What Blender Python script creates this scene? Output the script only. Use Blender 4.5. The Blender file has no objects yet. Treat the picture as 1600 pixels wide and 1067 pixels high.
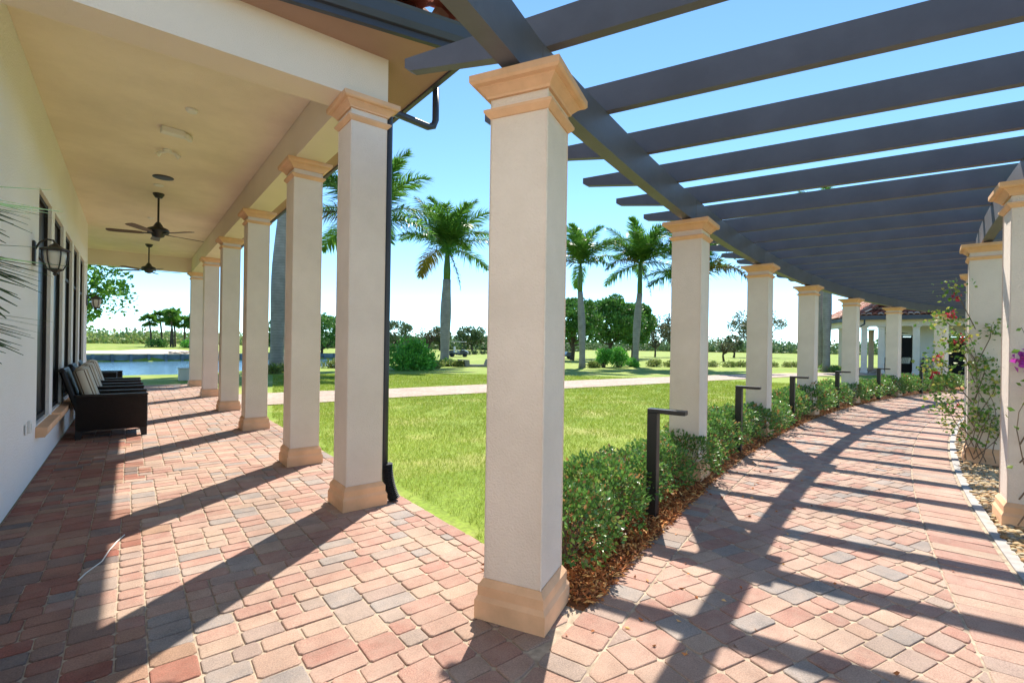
import bpy, math, random
import numpy as np
from mathutils import Vector, Matrix

C = bpy.context.scene.collection
S = bpy.context.scene
R = math.radians
rng = np.random.default_rng(7)
random.seed(7)

# ------------------------------------------------------------------ camera
YAW, ROLL, EYE = 0.6698, 0.0150, 1.45
fw = Vector((math.sin(YAW), math.cos(YAW), 0.0))
r0 = Vector((math.cos(YAW), -math.sin(YAW), 0.0)); u0 = Vector((0, 0, 1))
rx = r0 * math.cos(ROLL) + u0 * math.sin(ROLL)
up = -r0 * math.sin(ROLL) + u0 * math.cos(ROLL)
cam = bpy.data.cameras.new('camera'); camo = bpy.data.objects.new('camera', cam); C.objects.link(camo)
cam.sensor_width = 36; cam.lens = 36 * 752.2 / 1600; cam.shift_y = 0.0036
cam.clip_start = 0.05; cam.clip_end = 3000
camo.matrix_world = Matrix(((rx.x, up.x, -fw.x, 0), (rx.y, up.y, -fw.y, 0), (rx.z, up.z, -fw.z, EYE), (0, 0, 0, 1)))
S.camera = camo

# ------------------------------------------------------------------ light
SUN_EL, SUN_AZ = 51.5, 39.5          # elevation, angle from +X towards +Y
w = bpy.data.worlds.new('World'); S.world = w; w.use_nodes = True
nt = w.node_tree; bg = nt.nodes['Background']
sky = nt.nodes.new('ShaderNodeTexSky'); sky.sky_type = 'NISHITA'; sky.sun_disc = False
sky.sun_elevation = R(SUN_EL); sky.sun_rotation = R(90 - SUN_AZ)
sky.air_density = 0.55; sky.dust_density = 0.0; sky.ozone_density = 0.9
tint = nt.nodes.new('ShaderNodeMixRGB'); tint.blend_type = 'MULTIPLY'; tint.inputs[0].default_value = 1.0
tint.inputs[2].default_value = (0.78, 1.0, 1.0, 1)          # clear, slightly cyan coastal air
nt.links.new(sky.outputs[0], tint.inputs[1]); nt.links.new(tint.outputs[0], bg.inputs[0]); bg.inputs[1].default_value = 0.138
sl = bpy.data.lights.new('sun', 'SUN'); sl.energy = 4.0; sl.angle = R(0.5); sl.color = (1.0, 0.93, 0.82)
so = bpy.data.objects.new('sun', sl); C.objects.link(so)
sd = Vector((math.cos(R(SUN_AZ)) * math.cos(R(SUN_EL)), math.sin(R(SUN_AZ)) * math.cos(R(SUN_EL)), math.sin(R(SUN_EL))))
so.rotation_euler = sd.to_track_quat('Z', 'Y').to_euler(); so.location = (0, 0, 30)
S.view_settings.view_transform = 'Standard'; S.view_settings.look = 'None'
S.view_settings.exposure = 1.32; S.view_settings.gamma = 1.0
S.render.engine = 'CYCLES'
S.cycles.diffuse_bounces = 6; S.cycles.max_bounces = 10

# ------------------------------------------------------------------ materials
def mat(name, col, rough=0.8, var=0.12, scale=3.0, bump=0.0, bscale=60.0, col2=None, spec=0.3, metal=0.0,
        island=None, detail=5.0, transl=0.0, fine=0.0, coord='Object'):
    m = bpy.data.materials.new(name); m.use_nodes = True
    n, l = m.node_tree.nodes, m.node_tree.links
    p = n['Principled BSDF']; p.inputs['Roughness'].default_value = rough
    p.inputs['Specular IOR Level'].default_value = spec; p.inputs['Metallic'].default_value = metal
    tc = n.new('ShaderNodeTexCoord')
    c1 = tuple(col) + (1,); c2 = tuple(col2) + (1,) if col2 else tuple(max(0, c * (1 - var * 2)) for c in col) + (1,)
    nz = n.new('ShaderNodeTexNoise'); nz.inputs['Scale'].default_value = scale; nz.inputs['Detail'].default_value = detail
    l.new(tc.outputs[coord], nz.inputs['Vector'])
    rp = n.new('ShaderNodeValToRGB'); rp.color_ramp.elements[0].position = 0.34; rp.color_ramp.elements[1].position = 0.68
    rp.color_ramp.elements[0].color = c2; rp.color_ramp.elements[1].color = c1
    l.new(nz.outputs[0], rp.inputs[0]); out = rp.outputs[0]
    if island:
        ge = n.new('ShaderNodeNewGeometry'); ir = n.new('ShaderNodeValToRGB'); els = ir.color_ramp.elements
        k = len(island)
        while len(els) < k: els.new(0.5)
        ir.color_ramp.interpolation = 'CONSTANT' if k > 3 else 'LINEAR'
        for i, cc in enumerate(island):
            els[i].position = i / k if k > 3 else i / max(1, k - 1); els[i].color = tuple(cc) + (1,)
        l.new(ge.outputs['Random Per Island'], ir.inputs[0])
        mx = n.new('ShaderNodeMixRGB'); mx.blend_type = 'MULTIPLY'; mx.inputs[0].default_value = 1.0
        l.new(ir.outputs[0], mx.inputs[1]); l.new(out, mx.inputs[2]); out = mx.outputs[0]
    if fine:
        n2 = n.new('ShaderNodeTexNoise'); n2.inputs['Scale'].default_value = fine; n2.inputs['Detail'].default_value = 3
        l.new(tc.outputs[coord], n2.inputs['Vector'])
        r2 = n.new('ShaderNodeValToRGB'); r2.color_ramp.elements[0].position = 0.35; r2.color_ramp.elements[1].position = 0.7
        lo_ = 0.66 if fine > 100 else (0.90 if name.startswith(('wall', 'column')) else 0.72)
        r2.color_ramp.elements[0].color = (lo_, lo_, lo_, 1); r2.color_ramp.elements[1].color = (1.12, 1.12, 1.12, 1) if lo_ < .8 else (1.03, 1.03, 1.03, 1)
        l.new(n2.outputs[0], r2.inputs[0])
        m3 = n.new('ShaderNodeMixRGB'); m3.blend_type = 'MULTIPLY'; m3.inputs[0].default_value = 1.0
        l.new(out, m3.inputs[1]); l.new(r2.outputs[0], m3.inputs[2]); out = m3.outputs[0]
    l.new(out, p.inputs['Base Color'])
    if bump:
        bn = n.new('ShaderNodeTexNoise'); bn.inputs['Scale'].default_value = bscale; bn.inputs['Detail'].default_value = 4
        l.new(tc.outputs[coord], bn.inputs['Vector'])
        b = n.new('ShaderNodeBump'); b.inputs['Strength'].default_value = bump; b.inputs['Distance'].default_value = 0.01
        l.new(bn.outputs[0], b.inputs['Height']); l.new(b.outputs[0], p.inputs['Normal'])
    if transl:
        tr = n.new('ShaderNodeBsdfTranslucent'); l.new(out, tr.inputs[0])
        ms = n.new('ShaderNodeMixShader'); ms.inputs[0].default_value = transl
        l.new(p.outputs[0], ms.inputs[1]); l.new(tr.outputs[0], ms.inputs[2])
        l.new(ms.outputs[0], n['Material Output'].inputs[0])
    return m

M = {}
M['stucco'] = mat('column_stucco', (0.77, 0.67, 0.585), 0.9, 0.03, 2.6, 0.7, 95)
M['tan'] = mat('moulding_tan', (0.80, 0.49, 0.29), 0.75, 0.06, 3.0, 0.12, 120)
M['wall'] = mat('wall_stucco', (0.83, 0.80, 0.76), 0.9, 0.03, 0.9, 0.9, 55)
M['ceil'] = mat('ceiling_stucco', (0.83, 0.72, 0.59), 0.9, 0.04, 0.8, 0.4, 110)
M['beamst'] = mat('beam_stucco', (0.78, 0.66, 0.54), 0.9, 0.04, 1.0, 0.35, 120)
M['soffit'] = mat('soffit_paint', (0.42, 0.26, 0.19), 0.85, 0.08, 1.2, 0.25, 120)
M['bronze'] = mat('bronze_metal', (0.045, 0.047, 0.062), 0.42, 0.12, 2.0, 0.0, 60, spec=0.5)
M['pergola'] = mat('pergola_paint', (0.108, 0.110, 0.130), 0.5, 0.05, 3.5, 0.08, 40, spec=0.45)
M['black'] = mat('black_metal', (0.018, 0.018, 0.019), 0.4, 0.1, 4.0, spec=0.5)
M['iron'] = mat('lantern_iron', (0.03, 0.022, 0.018), 0.5, 0.2, 12.0, spec=0.5)
M['glass'] = mat('dark_glass', (0.008, 0.008, 0.010), 0.3, 0.05, 1.0, spec=0.12)
M['frame'] = mat('window_frame', (0.03, 0.026, 0.024), 0.6, spec=0.2)
M['frost'] = mat('frosted_glass', (0.62, 0.58, 0.50), 0.35, 0.05, 8)
M['blade'] = mat('fan_blade_wood', (0.13, 0.07, 0.04), 0.45, 0.15, 9)
M['white'] = mat('white_plastic', (0.75, 0.73, 0.68), 0.5, 0.04, 4)
M['offwhite'] = mat('box_paint', (0.68, 0.66, 0.6), 0.7, 0.06, 4)
M['rub'] = mat('black_rubber', (0.02, 0.02, 0.022), 0.6)
M['grass_blade'] = mat('grass_blade', (0.95, 0.95, 0.95), 0.6, 0.08, 0.5, spec=0.2, transl=0.5,
                       island=[(0.18, 0.29, 0.02), (0.27, 0.38, 0.035), (0.42, 0.43, 0.10)], coord='Object')
M['mulchchip'] = mat('mulch_chip', (1, 1, 1), 0.9, 0.1, 10, island=[(0.324, 0.112, 0.036), (0.608, 0.243, 0.081), (0.800, 0.466, 0.182), (0.486, 0.173, 0.061), (0.203, 0.081, 0.036)])
M['stone'] = mat('river_stone', (1, 1, 1), 0.7, 0.1, 30, island=[(0.44, 0.29, 0.13), (0.50, 0.36, 0.18), (0.30, 0.18, 0.08), (0.52, 0.42, 0.27), (0.42, 0.24, 0.10), (0.28, 0.23, 0.17), (0.48, 0.37, 0.22)])
M['hedge'] = mat('hedge_leaf', (1, 1, 1), 0.35, 0.08, 2.0, spec=0.5, transl=0.35,
                 island=[(0.091, 0.221, 0.039), (0.143, 0.312, 0.058), (0.117, 0.260, 0.065), (0.078, 0.195, 0.052), (0.247, 0.390, 0.078), (0.156, 0.325, 0.052), (0.286, 0.325, 0.091), (0.104, 0.247, 0.052), (0.130, 0.273, 0.065), (0.182, 0.351, 0.078), (0.091, 0.208, 0.052), (0.390, 0.208, 0.078)])
M['stem'] = mat('twig_bark', (0.22, 0.15, 0.10), 0.9, 0.2, 20)
M['bark'] = mat('tree_bark', (0.12, 0.085, 0.06), 0.95, 0.25, 5, 0.6, 12)
M['palmleaf'] = mat('palm_leaflet', (1, 1, 1), 0.4, 0.15, 0.7, spec=0.4, transl=0.45,
                    island=[(0.067, 0.190, 0.034), (0.114, 0.285, 0.038), (0.190, 0.342, 0.057)])
M['palmyellow'] = mat('palm_leaflet_yellowing', (1, 1, 1), 0.45, 0.15, 0.7, transl=0.3,
                      island=[(0.16, 0.15, 0.03), (0.26, 0.2, 0.05), (0.12, 0.15, 0.03)])
M['palmdead'] = mat('palm_leaflet_dry', (1, 1, 1), 0.8, 0.15, 0.7, transl=0.1,
                      island=[(0.10, 0.085, 0.07), (0.17, 0.14, 0.11), (0.13, 0.11, 0.09)])
M['rachis'] = mat('palm_rachis', (0.16, 0.20, 0.06), 0.6)
M['shaft'] = mat('palm_crownshaft', (0.10, 0.19, 0.04), 0.45, 0.2, 1.5)
M['pottedleaf'] = mat('potted_palm_leaf', (1, 1, 1), 0.6, 0.1, 3, spec=0.15, transl=0.15, island=[(0.030, 0.090, 0.038), (0.053, 0.128, 0.045), (0.045, 0.112, 0.045)])
M['pot'] = mat('terracotta_pot', (0.35, 0.16, 0.09), 0.8)
M['vineleaf'] = mat('vine_leaf', (1, 1, 1), 0.45, 0.1, 2, transl=0.3, island=[(0.097, 0.225, 0.032), (0.161, 0.306, 0.048), (0.306, 0.402, 0.081), (0.129, 0.258, 0.048), (0.483, 0.451, 0.097)])
M['redflower'] = mat('red_bract', (1, 1, 1), 0.5, 0.1, 2, transl=0.35, island=[(0.55, 0.02, 0.05), (0.65, 0.05, 0.08), (0.5, 0.03, 0.1)])
M['magflower'] = mat('magenta_bract', (1, 1, 1), 0.5, 0.1, 2, transl=0.35, island=[(0.55, 0.06, 0.5), (0.65, 0.1, 0.55), (0.45, 0.05, 0.4)])
M['wicker'] = mat('dark_wicker', (0.016, 0.011, 0.010), 0.5, 0.2, 40, 0.0, spec=0.4)
M['tile'] = mat('roof_tile', (1, 1, 1), 0.8, 0.15, 6, 0.2, 30, island=[(0.42, 0.13, 0.08), (0.5, 0.2, 0.13), (0.36, 0.10, 0.065), (0.58, 0.34, 0.25), (0.25, 0.08, 0.055), (0.62, 0.42, 0.33)])
M['asphaltgrey'] = mat('bench_concrete', (0.30, 0.27, 0.24), 0.85, 0.15, 6)
M['seawall'] = mat('seawall_timber', (0.19, 0.25, 0.27), 0.85, 0.25, 1.5)
M['sand'] = mat('bunker_sand', (0.68, 0.60, 0.48), 0.95, 0.08, 0.4)
M['rock'] = mat('bank_rock', (0.45, 0.38, 0.3), 0.9, 0.2, 3)
M['cart'] = mat('cart_paint', (0.05, 0.055, 0.07), 0.3, spec=0.5)
M['cartwhite'] = mat('cart_canopy', (0.55, 0.54, 0.6), 0.4)
M['red_item'] = mat('furniture_red', (0.30, 0.05, 0.04), 0.7)
M['chimney'] = mat('stack_concrete', (0.35, 0.30, 0.30), 0.9)

def leafmat(name, a, b, c, tr=0.3, rough=0.5):
    return mat(name, (1, 1, 1), rough, 0.12, 0.4, transl=tr, island=[a, b, c])
M['oakleaf'] = leafmat('bright_green_leaf', (0.100, 0.260, 0.024), (0.200, 0.440, 0.040), (0.340, 0.600, 0.070), 0.45)  # bright green leaf palette, the same over the whole crown
M['darkleaf'] = leafmat('dense_tree_leaf', (0.057, 0.169, 0.037), (0.117, 0.273, 0.052), (0.207, 0.389, 0.078), 0.2)
M['bushleaf'] = leafmat('bush_leaf', (0.097, 0.308, 0.049), (0.162, 0.486, 0.065), (0.292, 0.680, 0.097), 0.25, 0.35)
M['olive'] = leafmat('olive_leaf', (0.119, 0.133, 0.070), (0.182, 0.175, 0.105), (0.140, 0.168, 0.084), 0.2)
M['roundleaf'] = leafmat('oak_leaf', (0.084, 0.134, 0.059), (0.126, 0.185, 0.076), (0.168, 0.218, 0.101), 0.2)
M['farleaf'] = leafmat('far_wood_leaf', (0.176, 0.282, 0.088), (0.264, 0.370, 0.106), (0.387, 0.422, 0.158), 0.2)
M['fardark'] = leafmat('far_dark_leaf', (0.106, 0.181, 0.075), (0.149, 0.234, 0.085), (0.213, 0.297, 0.128), 0.2)
M['cover'] = leafmat('groundcover_leaf', (0.135, 0.225, 0.045), (0.255, 0.330, 0.075), (0.420, 0.435, 0.150), 0.25)
M['autumn'] = leafmat('brown_leaf', (0.15, 0.10, 0.06), (0.2, 0.15, 0.09), (0.12, 0.11, 0.06), 0.2)

# pavers: palette per stone + speckle
M['paver'] = mat('paver_concrete', (1, 1, 1), 0.85, 0.1, 7.0, 0.4, 260, fine=150, spec=0.25,
    island=[(0.492, 0.287, 0.220), (0.515, 0.362, 0.271), (0.461, 0.256, 0.198), (0.513, 0.327, 0.255), (0.405, 0.315, 0.267),
            (0.493, 0.307, 0.240), (0.535, 0.382, 0.287), (0.430, 0.215, 0.167), (0.317, 0.284, 0.269), (0.503, 0.327, 0.245),
            (0.482, 0.277, 0.219), (0.525, 0.367, 0.286), (0.395, 0.290, 0.247), (0.493, 0.322, 0.245), (0.357, 0.314, 0.291), (0.471, 0.256, 0.204),
            (0.504, 0.342, 0.265), (0.451, 0.241, 0.188), (0.524, 0.352, 0.266), (0.483, 0.301, 0.234)])
M['pavershade'] = mat('paver_concrete_shade', (1, 1, 1), 0.85, 0.12, 7.0, 0.4, 260, fine=150, spec=0.25,  # darker, redder copy of the paver palette, with the loggia shade painted in
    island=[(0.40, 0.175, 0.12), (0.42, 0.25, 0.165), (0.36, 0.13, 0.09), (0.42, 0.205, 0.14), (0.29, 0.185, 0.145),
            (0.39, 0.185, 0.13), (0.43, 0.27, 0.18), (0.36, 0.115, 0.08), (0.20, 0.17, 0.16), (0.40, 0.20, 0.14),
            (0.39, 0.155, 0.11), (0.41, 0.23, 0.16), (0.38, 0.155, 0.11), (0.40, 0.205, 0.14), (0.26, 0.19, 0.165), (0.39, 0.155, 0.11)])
def stain(m, lo=.78, sc=.8):
    n, l = m.node_tree.nodes, m.node_tree.links; p = n['Principled BSDF']; src = p.inputs['Base Color'].links[0].from_socket
    tc = n.new('ShaderNodeTexCoord'); nz = n.new('ShaderNodeTexNoise'); nz.inputs['Scale'].default_value = sc; nz.inputs['Detail'].default_value = 8; nz.inputs['Roughness'].default_value = .65
    l.new(tc.outputs['Object'], nz.inputs['Vector'])
    rp = n.new('ShaderNodeValToRGB'); rp.color_ramp.elements[0].position = .38; rp.color_ramp.elements[1].position = .6
    rp.color_ramp.elements[0].color = (lo, lo * .98, lo * .96, 1); rp.color_ramp.elements[1].color = (1.04, 1.03, 1.02, 1)
    l.new(nz.outputs[0], rp.inputs[0]); mx = n.new('ShaderNodeMixRGB'); mx.blend_type = 'MULTIPLY'; mx.inputs[0].default_value = 1
    l.new(src, mx.inputs[1]); l.new(rp.outputs[0], mx.inputs[2]); l.new(mx.outputs[0], p.inputs['Base Color'])
def weather(m, col, amt):
    n, l = m.node_tree.nodes, m.node_tree.links; p = n['Principled BSDF']; src = p.inputs['Base Color'].links[0].from_socket
    tc = n.new('ShaderNodeTexCoord'); nz = n.new('ShaderNodeTexNoise'); nz.inputs['Scale'].default_value = 8.5; nz.inputs['Detail'].default_value = 7; nz.inputs['Roughness'].default_value = .7
    l.new(tc.outputs['Object'], nz.inputs['Vector'])
    rp = n.new('ShaderNodeValToRGB'); rp.color_ramp.elements[0].position = .40; rp.color_ramp.elements[1].position = .62
    rp.color_ramp.elements[0].color = (0.1, 0.1, 0.1, 1); rp.color_ramp.elements[1].color = (amt, amt, amt, 1)
    l.new(nz.outputs[0], rp.inputs[0]); mx = n.new('ShaderNodeMixRGB'); mx.inputs[2].default_value = tuple(col) + (1,)
    l.new(rp.outputs[0], mx.inputs[0]); l.new(src, mx.inputs[1]); l.new(mx.outputs[0], p.inputs['Base Color'])
weather(M['paver'], (0.43, 0.33, 0.265), .42); weather(M['pavershade'], (0.37, 0.235, 0.175), .32)
stain(M['paver']); stain(M['pavershade']); stain(M['pergola'], .90, 2.5); stain(M['ceil'], .94, 1.2); stain(M['stucco'], .965, 1.6); stain(M['tan'], .88, 2.5)
M['jointsand'] = mat('joint_sand', (0.48, 0.38, 0.28), 0.95, 0.2, 20, 0.4, 200)
M['mulch'] = mat('mulch_ground', (0.32, 0.13, 0.05), 0.95, 0.25, 40, 0.8, 60)
M['gravelbase'] = mat('gravel_ground', (0.42, 0.32, 0.2), 0.95, 0.3, 40, 0.8, 60)
M['kerb'] = mat('kerb_concrete', (0.42, 0.39, 0.36), 0.9, 0.12, 12, 0.3, 120)
M['walk'] = mat('walk_paving', (0.46, 0.37, 0.30), 0.9, 0.1, 1.2, 0.3, 60, col2=(0.38, 0.29, 0.235), fine=9)
# lawn
def lawn_mat():
    m = mat('lawn_grass', (0.25, 0.325, 0.04), 0.9, 0.1, 0.35, 0.5, 45, col2=(0.175, 0.265, 0.025), fine=24, coord='Object')
    n, l = m.node_tree.nodes, m.node_tree.links
    p = n['Principled BSDF']; src = p.inputs['Base Color'].links[0].from_socket
    tc = n.new('ShaderNodeTexCoord'); nz = n.new('ShaderNodeTexNoise'); nz.inputs['Scale'].default_value = 0.9; nz.inputs['Detail'].default_value = 6
    l.new(tc.outputs['Object'], nz.inputs['Vector'])
    rp = n.new('ShaderNodeValToRGB'); rp.color_ramp.elements[0].position = 0.50; rp.color_ramp.elements[1].position = 0.70
    l.new(nz.outputs[0], rp.inputs[0])
    mx = n.new('ShaderNodeMixRGB'); mx.inputs[2].default_value = (0.42, 0.38, 0.14, 1)
    mm = n.new('ShaderNodeMath'); mm.operation = 'MULTIPLY'; mm.inputs[1].default_value = 0.65
    l.new(rp.outputs[0], mm.inputs[0]); l.new(mm.outputs[0], mx.inputs[0]); l.new(src, mx.inputs[1]); l.new(mx.outputs[0], p.inputs['Base Color'])
    return m
M['lawn'] = lawn_mat()
def trunk_mat():
    m = mat('palm_trunk', (0.33, 0.30, 0.27), 0.9, 0.14, 2.5, 0.3, 25)
    n, l = m.node_tree.nodes, m.node_tree.links
    p = n['Principled BSDF']; src = p.inputs['Base Color'].links[0].from_socket
    tc = n.new('ShaderNodeTexCoord'); wv = n.new('ShaderNodeTexWave'); wv.bands_direction = 'Z'; wv.inputs['Scale'].default_value = 2.3
    wv.inputs['Distortion'].default_value = 3.5; wv.inputs['Detail'].default_value = 2; wv.inputs['Detail Scale'].default_value = 1.5
    l.new(tc.outputs['Object'], wv.inputs['Vector'])
    rp = n.new('ShaderNodeValToRGB'); rp.color_ramp.elements[0].position = 0.0; rp.color_ramp.elements[1].position = 0.22
    rp.color_ramp.elements[0].color = (0.8, 0.79, 0.78, 1)
    l.new(wv.outputs[1], rp.inputs[0])
    mx = n.new('ShaderNodeMixRGB'); mx.blend_type = 'MULTIPLY'; mx.inputs[0].default_value = 1
    l.new(src, mx.inputs[1]); l.new(rp.outputs[0], mx.inputs[2]); l.new(mx.outputs[0], p.inputs['Base Color'])
    return m
M['trunk'] = trunk_mat()
def water_mat():
    m = mat('pond_water', (0.07, 0.15, 0.21), 0.12, 0.1, 0.2, spec=0.5)
    n, l = m.node_tree.nodes, m.node_tree.links; p = n['Principled BSDF']
    tc = n.new('ShaderNodeTexCoord'); mp = n.new('ShaderNodeMapping'); mp.inputs['Scale'].default_value = (1.6, 3.6, 1)
    nz = n.new('ShaderNodeTexNoise'); nz.inputs['Scale'].default_value = 1.3; nz.inputs['Detail'].default_value = 3
    l.new(tc.outputs['Object'], mp.inputs[0]); l.new(mp.outputs[0], nz.inputs['Vector'])
    b = n.new('ShaderNodeBump'); b.inputs['Strength'].default_value = 0.9; b.inputs['Distance'].default_value = 0.12
    l.new(nz.outputs[0], b.inputs['Height']); l.new(b.outputs[0], p.inputs['Normal'])
    return m
M['water'] = water_mat()
def cushion_mat():
    m = mat('striped_cushion', (0.62, 0.55, 0.43), 0.9, 0.04, 8)
    n, l = m.node_tree.nodes, m.node_tree.links; p = n['Principled BSDF']
    tc = n.new('ShaderNodeTexCoord'); sp = n.new('ShaderNodeSeparateXYZ'); l.new(tc.outputs['Object'], sp.inputs[0])
    add = n.new('ShaderNodeMath'); add.operation = 'MULTIPLY'; add.inputs[1].default_value = 8.5
    l.new(sp.outputs[1], add.inputs[0])
    fr = n.new('ShaderNodeMath'); fr.operation = 'FRACT'; l.new(add.outputs[0], fr.inputs[0])
    rp = n.new('ShaderNodeValToRGB'); e = rp.color_ramp.elements; rp.color_ramp.interpolation = 'CONSTANT'
    e[0].color = (0.66, 0.60, 0.48, 1); e[1].position = 0.55; e[1].color = (0.16, 0.10, 0.06, 1)
    for pos, cc in ((0.66, (0.66, 0.60, 0.48, 1)), (0.78, (0.38, 0.28, 0.18, 1)), (0.92, (0.66, 0.60, 0.48, 1))):
        x = e.new(pos); x.color = cc
    l.new(fr.outputs[0], rp.inputs[0]); l.new(rp.outputs[0], p.inputs['Base Color'])
    return m
M['cushion'] = cushion_mat()

# ------------------------------------------------------------------ mesh helpers
class MB:
    def __init__(s): s.v = []; s.f = []
    def add(s, vs, fs):
        o = len(s.v); s.v += [tuple(v) for v in vs]; s.f += [tuple(i + o for i in f) for f in fs]; return s
    def box(s, c, d, ax=None, bev=0.0):
        ex, ey, ez = ax if ax else (Vector((1, 0, 0)), Vector((0, 1, 0)), Vector((0, 0, 1)))
        c = Vector(c); hx, hy, hz = d[0] / 2, d[1] / 2, d[2] / 2
        if bev:
            b = bev; vs = []
            rings = [(-hz, b), (-hz + b, 0), (hz - b, 0), (hz, b)]
            for z, ins in rings:
                X, Y = hx - ins, hy - ins; k = b if ins == 0 else b * .5
                for x, y in ((-X + k, -Y), (X - k, -Y), (X, -Y + k), (X, Y - k), (X - k, Y), (-X + k, Y), (-X, Y - k), (-X, -Y + k)):
                    vs.append(c + ex * x + ey * y + ez * z)
            fs = [tuple(range(7, -1, -1)), tuple(range(24, 32))]
            for q in range(3):
                for i in range(8):
                    j = (i + 1) % 8; fs.append((q * 8 + i, q * 8 + j, q * 8 + 8 + j, q * 8 + 8 + i))
            return s.add(vs, fs)
        vs = [c + ex * x + ey * y + ez * z for z in (-hz, hz) for x, y in ((-hx, -hy), (hx, -hy), (hx, hy), (-hx, hy))]
        return s.add(vs, [(3, 2, 1, 0), (4, 5, 6, 7), (0, 1, 5, 4), (1, 2, 6, 5), (2, 3, 7, 6), (3, 0, 4, 7)])
    def sqlathe(s, c, prof, ex, ey, cap=True):
        # square-plan lathe: prof = [(half, z)...]
        c = Vector(c); vs = []; fs = []
        for hw, z in prof:
            for a, b in ((-1, -1), (1, -1), (1, 1), (-1, 1)): vs.append(c + ex * a * hw + ey * b * hw + Vector((0, 0, z)))
        n = len(prof)
        for q in range(n - 1):
            for i in range(4):
                j = (i + 1) % 4; fs.append((q * 4 + i, q * 4 + j, q * 4 + 4 + j, q * 4 + 4 + i))
        if cap: fs += [(3, 2, 1, 0), tuple(range(4 * n - 4, 4 * n))]
        return s.add(vs, fs)
    def lathe(s, c, prof, n=16, axis=None):
        c = Vector(c); vs = []; fs = []
        for r, z in prof:
            for i in range(n):
                a = 2 * math.pi * i / n; vs.append(c + Vector((r * math.cos(a), r * math.sin(a), z)))
        m = len(prof)
        for q in range(m - 1):
            for i in range(n):
                j = (i + 1) % n; fs.append((q * n + i, q * n + j, q * n + n + j, q * n + n + i))
        fs += [tuple(range(n - 1, -1, -1)), tuple(range((m - 1) * n, m * n))]
        return s.add(vs, fs)
    def tube(s, pts, rad, n=8, cap=True):
        pts = [Vector(p) for p in pts]; rad = rad if isinstance(rad, (list, tuple)) else [rad] * len(pts)
        vs = []; fs = []; ref = None
        for i, p in enumerate(pts):
            t = (pts[min(i + 1, len(pts) - 1)] - pts[max(i - 1, 0)]).normalized()
            if ref is None: ref = Vector((0, 0, 1)) if abs(t.z) < .9 else Vector((1, 0, 0))
            a = (ref - t * ref.dot(t))
            if a.length < 1e-4: a = Vector((1, 0, 0)) - t * t.x
            a.normalize(); b = t.cross(a); ref = a
            for k in range(n):
                th = 2 * math.pi * k / n; vs.append(p + (a * math.cos(th) + b * math.sin(th)) * rad[i])
        for i in range(len(pts) - 1):
            for k in range(n):
                j = (k + 1) % n; fs.append((i * n + k, i * n + j, i * n + n + j, i * n + n + k))
        if cap: fs += [tuple(range(n - 1, -1, -1)), tuple(range((len(pts) - 1) * n, len(pts) * n))]
        return s.add(vs, fs)
    def prism(s, poly, z0, z1):
        n = len(poly); vs = [(x, y, z0) for x, y in poly] + [(x, y, z1) for x, y in poly]
        return s.add(vs, [tuple(range(n - 1, -1, -1)), tuple(range(n, 2 * n))] + [(i, (i + 1) % n, n + (i + 1) % n, n + i) for i in range(n)])
    def extr(s, prof, origin, ax, ay, d):
        # closed 2-D profile in (ax, ay), swept by vector d
        o = Vector(origin); ax = Vector(ax); ay = Vector(ay); d = Vector(d); n = len(prof)
        vs = [o + ax * a + ay * b for a, b in prof] + [o + ax * a + ay * b + d for a, b in prof]
        return s.add(vs, [tuple(range(n - 1, -1, -1)), tuple(range(n, 2 * n))] + [(i, (i + 1) % n, n + (i + 1) % n, n + i) for i in range(n)])
    def mesh(s, name, m, smooth=False):
        me = bpy.data.meshes.new(name); me.from_pydata(s.v, [], s.f)
        import bmesh
        bm = bmesh.new(); bm.from_mesh(me); bmesh.ops.recalc_face_normals(bm, faces=bm.faces); bm.to_mesh(me); bm.free()
        if smooth: me.polygons.foreach_set('use_smooth', [True] * len(me.polygons))
        me.materials.append(m); return me
    def build(s, name, m, parent=None, smooth=False, loc=None):
        return link(name, s.mesh(name, m, smooth), parent, loc)

def link(name, me, parent=None, loc=None):
    o = bpy.data.objects.new(name, me); C.objects.link(o)
    if parent: o.parent = parent
    if loc is not None: o.location = loc
    return o
def npmesh(name, v, f, m, smooth=False):
    # f: (n,k) uniform arity
    v = np.asarray(v, np.float32); f = np.asarray(f, np.int32); k = f.shape[1]
    me = bpy.data.meshes.new(name); me.vertices.add(len(v)); me.vertices.foreach_set('co', v.ravel())
    me.loops.add(f.size); me.loops.foreach_set('vertex_index', f.ravel())
    me.polygons.add(len(f)); me.polygons.foreach_set('loop_start', np.arange(0, f.size, k, dtype=np.int32))
    me.polygons.foreach_set('loop_total', np.full(len(f), k, np.int32))
    if smooth: me.polygons.foreach_set('use_smooth', np.ones(len(f), bool))
    me.update(calc_edges=True); me.materials.append(m); return me
def tag(o, label=None, cat=None, group=None, kind=None):
    if label: o['label'] = label
    if cat: o['category'] = cat
    if group: o['group'] = group
    if kind: o['kind'] = kind
    return o
def empty(name, loc, label, cat, group=None, rz=0):
    o = bpy.data.objects.new(name, None); C.objects.link(o); o.location = loc; o.rotation_euler = (0, 0, rz)
    o.empty_display_size = .1
    return tag(o, label, cat, group)
def copy_tree(o, loc=None, rz=None, parent=None):
    c = o.copy(); C.objects.link(c)
    if parent: c.parent = parent
    if loc is not None: c.location = loc
    if rz is not None: c.rotation_euler = (0, 0, rz)
    for ch in list(o.children): copy_tree(ch, parent=c)
    return c
def structure(o): o['kind'] = 'structure'; return o

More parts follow.
